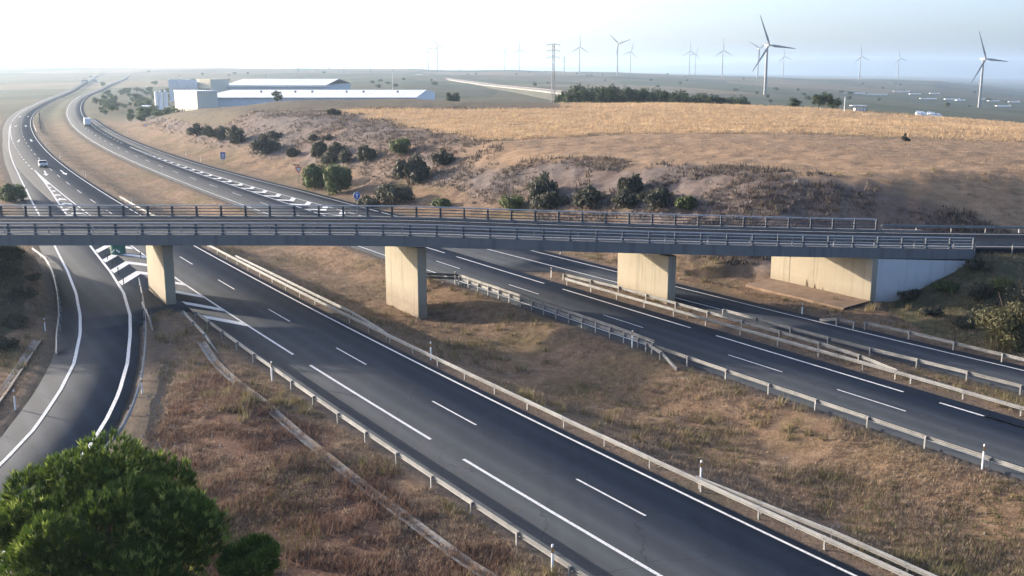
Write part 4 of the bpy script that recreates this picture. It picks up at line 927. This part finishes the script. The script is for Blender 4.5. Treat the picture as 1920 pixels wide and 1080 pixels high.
wpart(MB().box(((B1 + B2) / 2 + .6, 604, 9), (B2 - B1, 13, 14.2), math.radians(-35)), 'stair_block', M['cream'], None, wb)
for i in range(9): wpart(MB().box(((B1 + B2) / 2 + .6 + math.cos(math.radians(-35)) * (i - 4) * 1.35 - 6.55 * math.sin(math.radians(35)), 604 + math.sin(math.radians(-35)) * (i - 4) * 1.35 - 6.55 * math.cos(math.radians(35)), 9.2), (.6, .2, 3.6), math.radians(-35)), 'window', M['dark'], None, wb)
wpart(MB().box(((B2 + B3) / 2, 650, 7.7), (B3 - B2, 90, 9.8)), 'hall_wall', M['cladding'], None, wb)
for i in range(8):
    a = B2 + (B3 - B2) * i / 8 + .1; b = B2 + (B3 - B2) * (i + 1) / 8 - .1
    wpart(MB().add([(a, 604, 12.6), (b, 604, 12.6), (b, 650, 15.8), (a, 650, 15.8), (b, 696, 12.6), (a, 696, 12.6), (a, 604, 11.6), (b, 604, 11.6)], [(0, 1, 2, 3), (3, 2, 4, 5), (0, 6, 7, 1)]), 'roof_bay', M['roof'], None, wb)
SILO = None
for i, (u, lab) in enumerate(((294, 'outer small white silo left of the warehouses'), (302, 'middle small white silo left of the warehouses'), (311, 'white silo nearest the cream warehouse'))):
    Y = 520; x = px_x(u, Y); z = gz(x, Y); h = aty(u, 169 + (i == 0), Y)[2] - z
    r_ = empty('silo', (x, Y, z), 0, label=lab, cat='silo', group='silos by the warehouse'); ob('tank', MB().tube((0, 0, -.3), (0, 0, h - 1), .98, .98, 16).me('tank', M['white'], False), r_); ob('cone_roof', MB().tube((0, 0, h - 1), (0, 0, h), 1.02, .2, 16).me('cone_roof', M['cladding']), r_)
def shed(u0, u1, v_base, hp, Y, label, mat='white', d=8):
    x0, x1 = px_x(u0, Y), px_x(u1, Y); z = gz((x0 + x1) / 2, Y); h = max(2.2, hp * Y / FPX)
    r_ = empty('shed', ((x0 + x1) / 2, Y, z), 0, label=label, cat='shed'); wd = x1 - x0
    ob('wall', MB().box((0, d / 2, h / 2 - .3), (wd, d, h + .6)).me('wall', M[mat]), r_)
    ob('roof', MB().add([(-wd / 2 - .3, -.3, h), (wd / 2 + .3, -.3, h), (wd / 2 + .3, d / 2, h * 1.25), (-wd / 2 - .3, d / 2, h * 1.25), (wd / 2 + .3, d + .3, h), (-wd / 2 - .3, d + .3, h)], [(0, 1, 2, 3), (3, 2, 4, 5), (0, 3, 5), (1, 4, 2)]).me('roof', M['roof']), r_)
    ob('door', MB().box((wd * .2, -.06, h * .4), (min(2.4, wd * .3), .1, h * .8)).me('door', M['dark']), r_)
shed(272, 281, 196, 8, 500, 'small white shed between the tree belt and the silos'); shed(262, 276, 190, 5, 560, 'low pale shed beyond the tree belt', 'cladding')

# ------------------------------------------------------------------ pale viaduct on the plain
pv = np.array([(44, 740, 4.8), (20, 900, 5.0), (-20, 1150, 4.8), (-70, 1500, 5.5), (-150, 2000, 8.0), (-330, 3000, 15.)]); L = np.concatenate([[0], np.cumsum(np.hypot(*np.diff(pv[:, :2], axis=0).T))]); q = np.arange(0, L[-1], 40.)
V3 = np.stack([np.interp(q, L, pv[:, i]) for i in range(3)], -1)
via = empty('distant_viaduct', tuple(V3[0]), 0, label='long pale elevated road crossing the plain behind the warehouses', cat='viaduct'); invv = via.matrix_basis.inverted()
def via_sweep(name, prof, mat):
    rings = []
    for i in range(len(V3)):
        a = V3[max(i - 1, 0)]; b = V3[min(i + 1, len(V3) - 1)]; d = (b - a)[:2]; d = d / np.linalg.norm(d); nx, ny = d[1], -d[0]
        rings.append([(V3[i][0] + nx * o_, V3[i][1] + ny * o_, V3[i][2] + dz) for o_, dz in prof])
    o = MB().sweep(rings).ob(name, mat, via); o.matrix_parent_inverse = invv
via_sweep('deck', [(-6, 0), (6, 0), (6, -1.), (-6, -1.)], M['lattice'])
via_sweep('parapet', [(-6.3, .3), (-6.0, .3), (-6.0, -.5), (-6.3, -.5)], M['gutter']); via_sweep('parapet', [(6.0, .3), (6.3, .5), (6.3, -.5), (6.0, -.5)], M['gutter'])
via_sweep('embankment', [(-5.8, -1.0), (5.8, -1.0), (15, -9), (-15, -9)], vary('grey_embankment', (.03, .034, .024), (.06, .06, .042), .05, .95))
# small things on the plain: greenhouses, parked vehicles, shelter
r = random.Random(5)
for i, (u, v, wp) in enumerate([(1715, 177, 20), (1752, 176, 18), (1740, 186, 30), (1785, 187, 28), (1800, 189, 16), (1690, 172, 30), (1842, 187, 10), (1862, 190, 20), (1880, 200, 26), (1900, 192, 20), (1640, 178, 44), (1600, 176, 40)]):
    x, y, z = hit(u, v, 300, 3000); wd = wp * y / FPX
    gh = empty('greenhouse', (x, y, z), 0, label=f'{["low white", "pale narrow", "long white", "bright white"][i % 4]} greenhouse roof on the valley floor, {["first", "second", "third", "fourth", "fifth", "sixth", "seventh", "eighth", "ninth", "tenth", "eleventh", "twelfth"][i]} of the scattered row', cat='greenhouse', group='greenhouses in the valley')
    ob('cover', MB().sweep([[(xx, math.cos(a) * 4, math.sin(a) * 1.7) for a in np.linspace(0, math.pi, 7)] for xx in (-wd / 2, wd / 2)]).me('cover', M['cladding']), gh)
    ob('end_frame', MB().box((wd / 2 + .05, 0, 1.2), (.08, 2.2, 2.4)).me('end_frame', M['lattice']), gh)

# ------------------------------------------------------------------ vehicles
def wheel(r_, x, y, rad, parent):
    t = ob('wheel', MB().tube((-.11, 0, 0), (.11, 0, 0), rad, rad, 18).me('tyre', M['tyre']), parent, loc=(x, y, rad)); s_ = 1 if x > 0 else -1
    ob('rim', MB().tube((0.08 * s_, 0, 0), (.125 * s_, 0, 0), rad * .62, rad * .5, 14).me('rim', M['steel']), t)
def car(loc, rz, label, group=None, mat='carpaint', L_=4.3, W_=1.78, H_=1.47, van=False):
    c = empty('car' if not van else 'van', loc, rz, label=label, cat='car' if not van else 'van', group=group)
    # side profile along y (front = -y)
    if not van: prof = [(-L_ / 2, .35), (-L_ / 2 - .02, .62), (-L_ / 2 + .12, .78), (-L_ * .22, .95), (-L_ * .06, H_ - .03), (L_ * .12, H_), (L_ * .33, H_ - .08), (L_ * .46, 1.0), (L_ / 2, .85), (L_ / 2, .38), (L_ / 2 - .1, .24), (-L_ / 2 + .1, .22)]
    else: prof = [(-L_ / 2, .4), (-L_ / 2, .8), (-L_ / 2 + .15, 1.0), (-L_ * .36, 1.15), (-L_ * .22, H_ - .05), (-L_ * .1, H_), (L_ / 2 - .05, H_), (L_ / 2, H_ - .1), (L_ / 2, .5), (L_ / 2, .3), (0, .25), (-L_ / 2 + .1, .28)]
    def wz(z): return W_ / 2 * (1 - max(0, z - .95) * .26) if not van else W_ / 2 * (1 - max(0, z - 1.3) * .08)
    rings = []
    for f in (-1, -.93, -.5, .5, .93, 1):
        rings.append([(wz(z) * (f if abs(f) < 1 else f), y * (1 if abs(f) < .95 else .985), z if abs(f) < .95 else .5 + (z - .5) * .965) for y, z in prof])
    b = ob('body', MB().sweep(rings).me('body', M[mat], False), c)
    if not van:
        for nme, (ya, za), (yb, zb) in (('windscreen', prof[3], prof[4]), ('rear_window', prof[7], prof[6])):
            n_ = Vector((0, -(zb - za), (yb - ya))).normalized(); n_ = n_ if n_.z > 0 else -n_; ya_, za_ = ya + (yb - ya) * .1, za + (zb - za) * .1; yb_, zb_ = ya + (yb - ya) * .93, za + (zb - za) * .93
            ob(nme, MB().add([(s_ * wz(zz) * .86, yy + n_.y * .012, zz + n_.z * .012) for yy, zz, s_ in ((ya_, za_, -1), (ya_, za_, 1), (yb_, zb_, 1), (yb_, zb_, -1))], [(0, 1, 2, 3)]).me(nme, M['glass']), c)
        for s_ in (-1, 1):
            for y0, y1, y2, y3 in ((-.85, .1, .05, -.38), (.16, 1.15, .95, .16)):
                ob('side_window', MB().add([(s_ * (wz(z) + .012), y, z) for y, z in ((y0, .98), (y1, .98), (y2, 1.33), (y3, 1.33))], [(0, 1, 2, 3)]).me('side_window', M['glass']), c)
            ob('headlight', MB().box((s_ * .62, -L_ / 2 - .0, .68), (.36, .1, .16)).me('headlight', M['lamp']), c); ob('tail_light', MB().box((s_ * .68, L_ / 2, .82), (.26, .06, .2)).me('tail_light', M['lamp_red']), c)
            ob('mirror', MB().box((s_ * (W_ / 2 + .1), -.78, .98), (.2, .12, .14)).me('mirror', M[mat]), c)
        ob('grille', MB().box((0, -L_ / 2 - .01, .48), (1.1, .06, .2)).me('grille', M['black']), c); ob('plate', MB().box((0, -L_ / 2 - .05, .50), (.52, .02, .11)).me('plate', M['sign_white']), c)
        ob('bumper', MB().box((0, -L_ / 2 + .02, .34), (W_ * .92, .12, .12)).me('bumper', M['black']), c)
    else:
        ob('windscreen', MB().add([(s_ * W_ * .42, y, z) for y, z, s_ in ((-L_ * .35, 1.2, -1), (-L_ * .35, 1.2, 1), (-L_ * .235, H_ - .14, 1), (-L_ * .235, H_ - .14, -1))], [(0, 1, 2, 3)]).me('windscreen', M['glass']), c)
        for s_ in (-1, 1):
            ob('side_window', MB().box((s_ * W_ / 2, -L_ * .18, 1.45), (.03, .7, .5)).me('side_window', M['glass']), c); ob('tail_light', MB().box((s_ * W_ * .44, L_ / 2 + .01, .95), (.14, .05, .5)).me('tail_light', M['lamp_red']), c)
        ob('rear_door', MB().box((0, L_ / 2 + .012, 1.35), (W_ * .82, .02, 1.7)).me('rear_door', M[mat]), c)
    for s_ in (-1, 1):
        for y in (-L_ * .31, L_ * .31): wheel(.3, s_ * (W_ / 2 - .1), y, .32, c)
    return c
x, y = map(float, P(A1, 257, -4.3)); car((x, y, .015), -float(TH(A1, 257)), 'silver car driving towards the camera above the gore wedge')
# box truck going away
x, y = map(float, P(A2, 412, 4.8)); tk = empty('box_truck', (x, y, .015), -float(TH(A2, 412)), label='white box truck seen from behind at the motorway bend', cat='truck')
ob('cargo_box', MB().box((0, -1.0, 2.05), (2.3, 5.2, 2.3)).me('cargo_box', M['vanwhite']), tk); ob('chassis', MB().box((0, 0, .7), (1.9, 7.2, .3)).me('chassis', M['black']), tk)
cab = ob('cab', MB().prism([(-1.05, 1.8), (1.05, 1.8), (1.05, 3.4), (-1.05, 3.4)], .6, 2.3).me('cab', M['vanwhite']), tk); ob('windscreen', MB().box((0, 3.42, 1.75), (1.8, .04, .75)).me('windscreen', M['glass']), cab)
for s_ in (-1, 1):
    ob('rear_door', MB().box((s_ * .56, -3.62, 2.05), (1.06, .05, 2.1)).me('rear_door', M['white']), tk); ob('tail_light', MB().box((s_ * .95, -3.64, .72), (.3, .06, .18)).me('tail_light', M['lamp_red']), tk)
    for yy in (-2.2, 2.4): wheel(.42, s_ * 1.0, yy, .42, tk)
ob('bumper', MB().box((0, -3.6, .5), (2.1, .1, .16)).me('bumper', M['black']), tk)
for i, (u, lab) in enumerate(((1723, 'white van at the inner end of the parked row on the field track'), (1732, 'second white vehicle of the parked row on the field track'), (1748, 'third white vehicle of the parked row, after the gap'), (1757, 'white van at the outer end of the parked row on the field track'))):
    y = 372.; x = px_x(u, y); z = gz(x, y); car((x, y, z + .02), math.radians(-14 + 9 * i), lab, 'vehicles parked on the field track', 'vanwhite', 4.6, 1.7, 1.75, van=True)
for i, (u, v) in enumerate(((160, 155), (177, 154))):
    x, y, z = hit(u, v, 300, 3000); car((x, y, z + .1), math.radians(80), ('first dark truck on the hazy bridge road above the bend', 'second dark truck on the hazy bridge road above the bend')[i], 'trucks on the far road', 'lattice', 11, 2.6, 3.8, van=True)
x, y, z = hit(1612, 209, 200, 700); sh_ = empty('field_shelter', (x, y, z), 0, label='flat white roofed open shelter on the field crest', cat='shelter')
wd = gpx(28, y); ob('roof', MB().box((0, 1.5, 1.75), (wd, 3, .3)).me('roof', M['white']), sh_)
for a in np.linspace(-.46, .46, 5): ob('post', MB().box((a * wd, 0, .8), (.14, .14, 1.8)).me('post', M['lattice']), sh_)
ob('crate_wall', MB().box((.1 * wd, 1.6, .5), (wd * .7, 1.6, 1.0)).me('crate_wall', M['white']), sh_)

# ------------------------------------------------------------------ signs, markers, delineators
def face_cam(x, y): return math.atan2(-x, y)  # plate looks back along -Y towards the camera side
def sign_base(A, s_, d, label, cat='sign', tilt=0):
    x, y = map(float, P(A, s_, d)); z = gz(x, y); r_ = empty('road_sign', (x, y, z), -float(TH(A, s_)) + tilt, label=label, cat=cat); return r_
def ring_pts(n, rad, y, cz, a0=0): return [(math.sin(a0 + 2 * math.pi * i / n) * rad, y, cz + math.cos(a0 + 2 * math.pi * i / n) * rad) for i in range(n)]
def plate(name, pts, mat, parent, th=.03):
    n = len(pts); V = list(pts) + [(x, y + th, z) for x, y, z in pts]; F = [tuple(range(n)), tuple(range(2 * n - 1, n - 1, -1))] + [(i, n + i, n + (i + 1) % n, (i + 1) % n) for i in range(n)]
    return ob(name, MB().add(V, F).me(name, mat), parent)
def rect(x0, x1, z0, z1, y): return [(x0, y, z0), (x1, y, z0), (x1, y, z1), (x0, y, z1)]
sg = sign_base(A2, 216, 15.6, 'blue rectangular motorway sign with white symbol beside the entry road')
ob('pole', MB().tube((0, 0.06, -.4), (0, .06, 3.0), .05, .05, 8).me('pole', M['post']), sg)
pl = plate('plate', rect(-.55, .55, 1.6, 3.1, -.02), M['sign_blue'], sg); plate('border', rect(-.58, .58, 1.57, 3.13, .012), M['sign_white'], sg)
for p_ in ([(-.30, 0, 1.75), (-.12, 0, 1.75), (-.03, 0, 2.9), (-.10, 0, 2.9)], [(.30, 0, 1.75), (.12, 0, 1.75), (.03, 0, 2.9), (.10, 0, 2.9)], [(-.38, 0, 2.45), (.38, 0, 2.45), (.38, 0, 2.55), (-.38, 0, 2.55)]): plate('symbol_bar', [(a, -.03, c_) for a, _, c_ in p_], M['sign_white'], pl, .008)
sg = sign_base(A2, 168, 17.2, 'give way triangle sign pointing down beside the green bushes')
ob('pole', MB().tube((0, .06, -.4), (0, .06, 3.6), .045, .045, 8).me('pole', M['post']), sg)
tri = lambda r_, y: [(0, y, 3.0 - r_), (r_ * .87, y, 3.0 + r_ / 2), (-r_ * .87, y, 3.0 + r_ / 2)]
plate('red_border', tri(.80, 0), M['sign_red'], sg); plate('plate', tri(.52, -.02), M['sign_white'], sg, .015)
sg = sign_base(A2, 126, 11.5, 'round blue sign with white upward arrow just above the railing')
ob('pole', MB().tube((0, .06, -.4), (0, .06, 3.3), .045, .045, 8).me('pole', M['post']), sg); zt = 3.0
plate('border', ring_pts(24, .56, .012, zt), M['sign_white'], sg); pl = plate('plate', ring_pts(24, .52, -.02, zt), M['sign_blue'], sg)
plate('arrow_shaft', rect(-.07, .07, zt - .34, zt + .1, -.03), M['sign_white'], pl, .008); plate('arrow_head', [(-.24, -.03, zt + .08), (.24, -.03, zt + .08), (0, -.03, zt + .38)], M['sign_white'], pl, .008)
sg = sign_base(A2, 340, 18, 'small distant warning sign on the slope foot below the warehouse')
ob('pole', MB().tube((0, .06, -.4), (0, .06, 3.0), .05, .05, 8).me('pole', M['post']), sg); tri2 = lambda r_, y: [(-r_ * .87, y, 2.5 - r_ / 2), (r_ * .87, y, 2.5 - r_ / 2), (0, y, 2.5 + r_)]
plate('red_border', tri2(.85, 0), M['sign_red'], sg); plate('plate', tri2(.6, -.02), M['sign_white'], sg, .015)
x, y = map(float, P(A1, 430, 3.2)); r_ = empty('gantry_post', (x, y, gz(x, y)), 0, label='dark slim post in the median at the motorway bend', cat='post'); ob('shaft', MB().tube((0, 0, -.3), (0, 0, 6.4), .14, .1, 8).me('shaft', M['black']), r_)
for k in range(3): ob('camera_box', MB().box((0, -.1, 2.2 + 1.6 * k), (.4, .3, .35)).me('camera_box', M['black']), r_)
# green divergence marker in the gore (mostly behind the deck)
x, y, _ = g(222, 476); mk = empty('gore_marker', (x, y, .02), 0, label='dark green rounded divergence marker standing in the striped gore', cat='marker')
ob('drum', MB().sweep([[(math.cos(a) * .85, math.sin(a) * .85, z) for a in np.linspace(0, 2 * math.pi, 21)[:-1]] for z in (0, 1.4)]).me('drum', M['sign_green']), mk)
for s_ in (-1, 1): plate('chevron', [(s_ * .1, -.87, .5), (s_ * .45, -.80, .2), (s_ * .55, -.78, .35), (s_ * .1, -.87, .75)], M['sign_white'], mk, .01)
POSTB = MB().tube((0, 0, 0), (0, 0, .7), .045, .045, 8).me('stalk', M['black']); POSTC = MB().tube((0, 0, .62), (0, 0, .78), .07, .07, 8).me('collar', M['sign_green'])
for i, (u, v) in enumerate(((202, 487), (211, 499), (222, 515), (232, 534), (264, 485))):
    x, y, _ = g(u, v); r_ = empty('gore_post', (x, y, .02), 0, label=('farthest', 'second', 'third', 'nearest', 'outermost')[i] + ' small dark flexible post on the white gore stripes', cat='post', group='flexible posts on the gore'); ob('stalk', POSTB, r_); ob('collar', POSTC, r_)
DB = MB().box((0, 0, .45), (.10, .07, 1.25), taper=.85).me('body', M['sign_white']); DK = MB().box((0, 0, .88), (.105, .075, .2), taper=.98).me('black_band', M['black']); DA = MB().box((0, -.05, .88), (.06, .02, .14)).me('reflector', M['amber'])
def delin(A, s_, d, label, h=1.0):
    x, y = map(float, P(A, s_, d)); r_ = empty('delineator_post', (x, y, gz(x, y)), -float(TH(A, s_)), label=label, cat='delineator', group='delineator posts')
    for nme, me_ in (('body', DB), ('black_band', DK), ('reflector', DA)): o = ob(nme, me_, r_); o.scale[2] = h
delin(A1, 74, -26.9, 'white delineator post left of the exit road near the big pine', 1.25); delin(A1, 95, -22.0, 'white delineator post left of the exit road under the overpass')
delin(A1, 72.9, -19.2, 'white delineator post behind the inner exit road rail'); delin(A1, 71.1, -10.75, 'grey delineator above the near guard rail at the gutter', 1.35)
delin(A1, 70.1, 1.35, 'delineator rising above the near median rail below the middle pier', 1.3); delin(A1, 40.9, 1.6, 'delineator rising above the near median rail in the lower half', 1.3); delin(A1, 37, -10.9, 'grey delineator at the lower end of the near guard rail', 1.35)
delin(A2, 12.8, -1.35, 'tall white delineator on the far median rail near the picture edge', 1.35); delin(A2, 43.2, -1.3, 'small delineator where the double rail ends', 1.3); delin(A2, 72.5, -.9, 'delineator at the start of the double rail', 1.3)
delin(A2, 153, 17.2, 'white delineator between green bush and entry road'); delin(A2, 232, 14.2, 'white delineator on the grass before the blue motorway sign'); delin(A2, 69.8, 9.2, 'dark topped delineator at the gore nose of the entry road'); delin(A2, 44, 18.9, 'red and white marker post on the apron by the abutment')
for k in range(5): delin(A1, 178 + 52 * k, 1.4, ('nearest', 'second', 'third', 'fourth', 'farthest')[k] + ' delineator on the median grass beyond the overpass')
for k in range(3): delin(A2, 250 + 55 * k, 14.5, ('nearest', 'middle', 'farthest')[k] + ' delineator along the entry road past the blue sign')

# ------------------------------------------------------------------ far hills
r = np.random.default_rng(8); uu = np.linspace(-1.2, 1.2, 240); hs = np.interp(uu, [-1.2, -.5, -.2, .1, .22, .3, .42, .5, .7, 1.2], [40, 40, 42, 52, 80, 150, 158, 140, 150, 110])
Xh = uu * 11500; prof_h = hs + 9 * fbm(uu * 9, uu * 0, 4, 88)
V = np.concatenate([np.stack([Xh, np.full(240, 11500.), prof_h * 0 - 90], -1), np.stack([Xh, np.full(240, 12300.), prof_h * .75], -1), np.stack([Xh, np.full(240, 13200.), prof_h + 8], -1), np.stack([Xh, np.full(240, 13900.), prof_h * 0 - 90], -1)])
F = [(k * 240 + i, k * 240 + i + 1, (k + 1) * 240 + i + 1, (k + 1) * 240 + i) for k in range(3) for i in range(239)]
ob('hills', raw('hills', V, F, vary('hill_scrub', (.07, .08, .06), (.14, .13, .09), .002, .95), True), kind='structure')

# ------------------------------------------------------------------ haze: one closed box of thin air round everything
hzm = bpy.data.materials.new('haze_air'); hzm.use_nodes = True; hnt = hzm.node_tree; hnt.nodes.remove(hnt.nodes['Principled BSDF'])
pv_ = hnt.nodes.new('ShaderNodeVolumePrincipled'); pv_.inputs['Color'].default_value = (.58, .77, 1.0, 1); pv_.inputs['Density'].default_value = 1.1e-4; pv_.inputs['Anisotropy'].default_value = .5
hnt.links.new(pv_.outputs[0], hnt.nodes['Material Output'].inputs['Volume'])
ho = MB().box((0, 6900, 30), (46000, 14400, 260)).ob('haze', hzm); tag(ho, label='thin pale haze filling the air over the whole plain', cat='haze', kind='stuff')
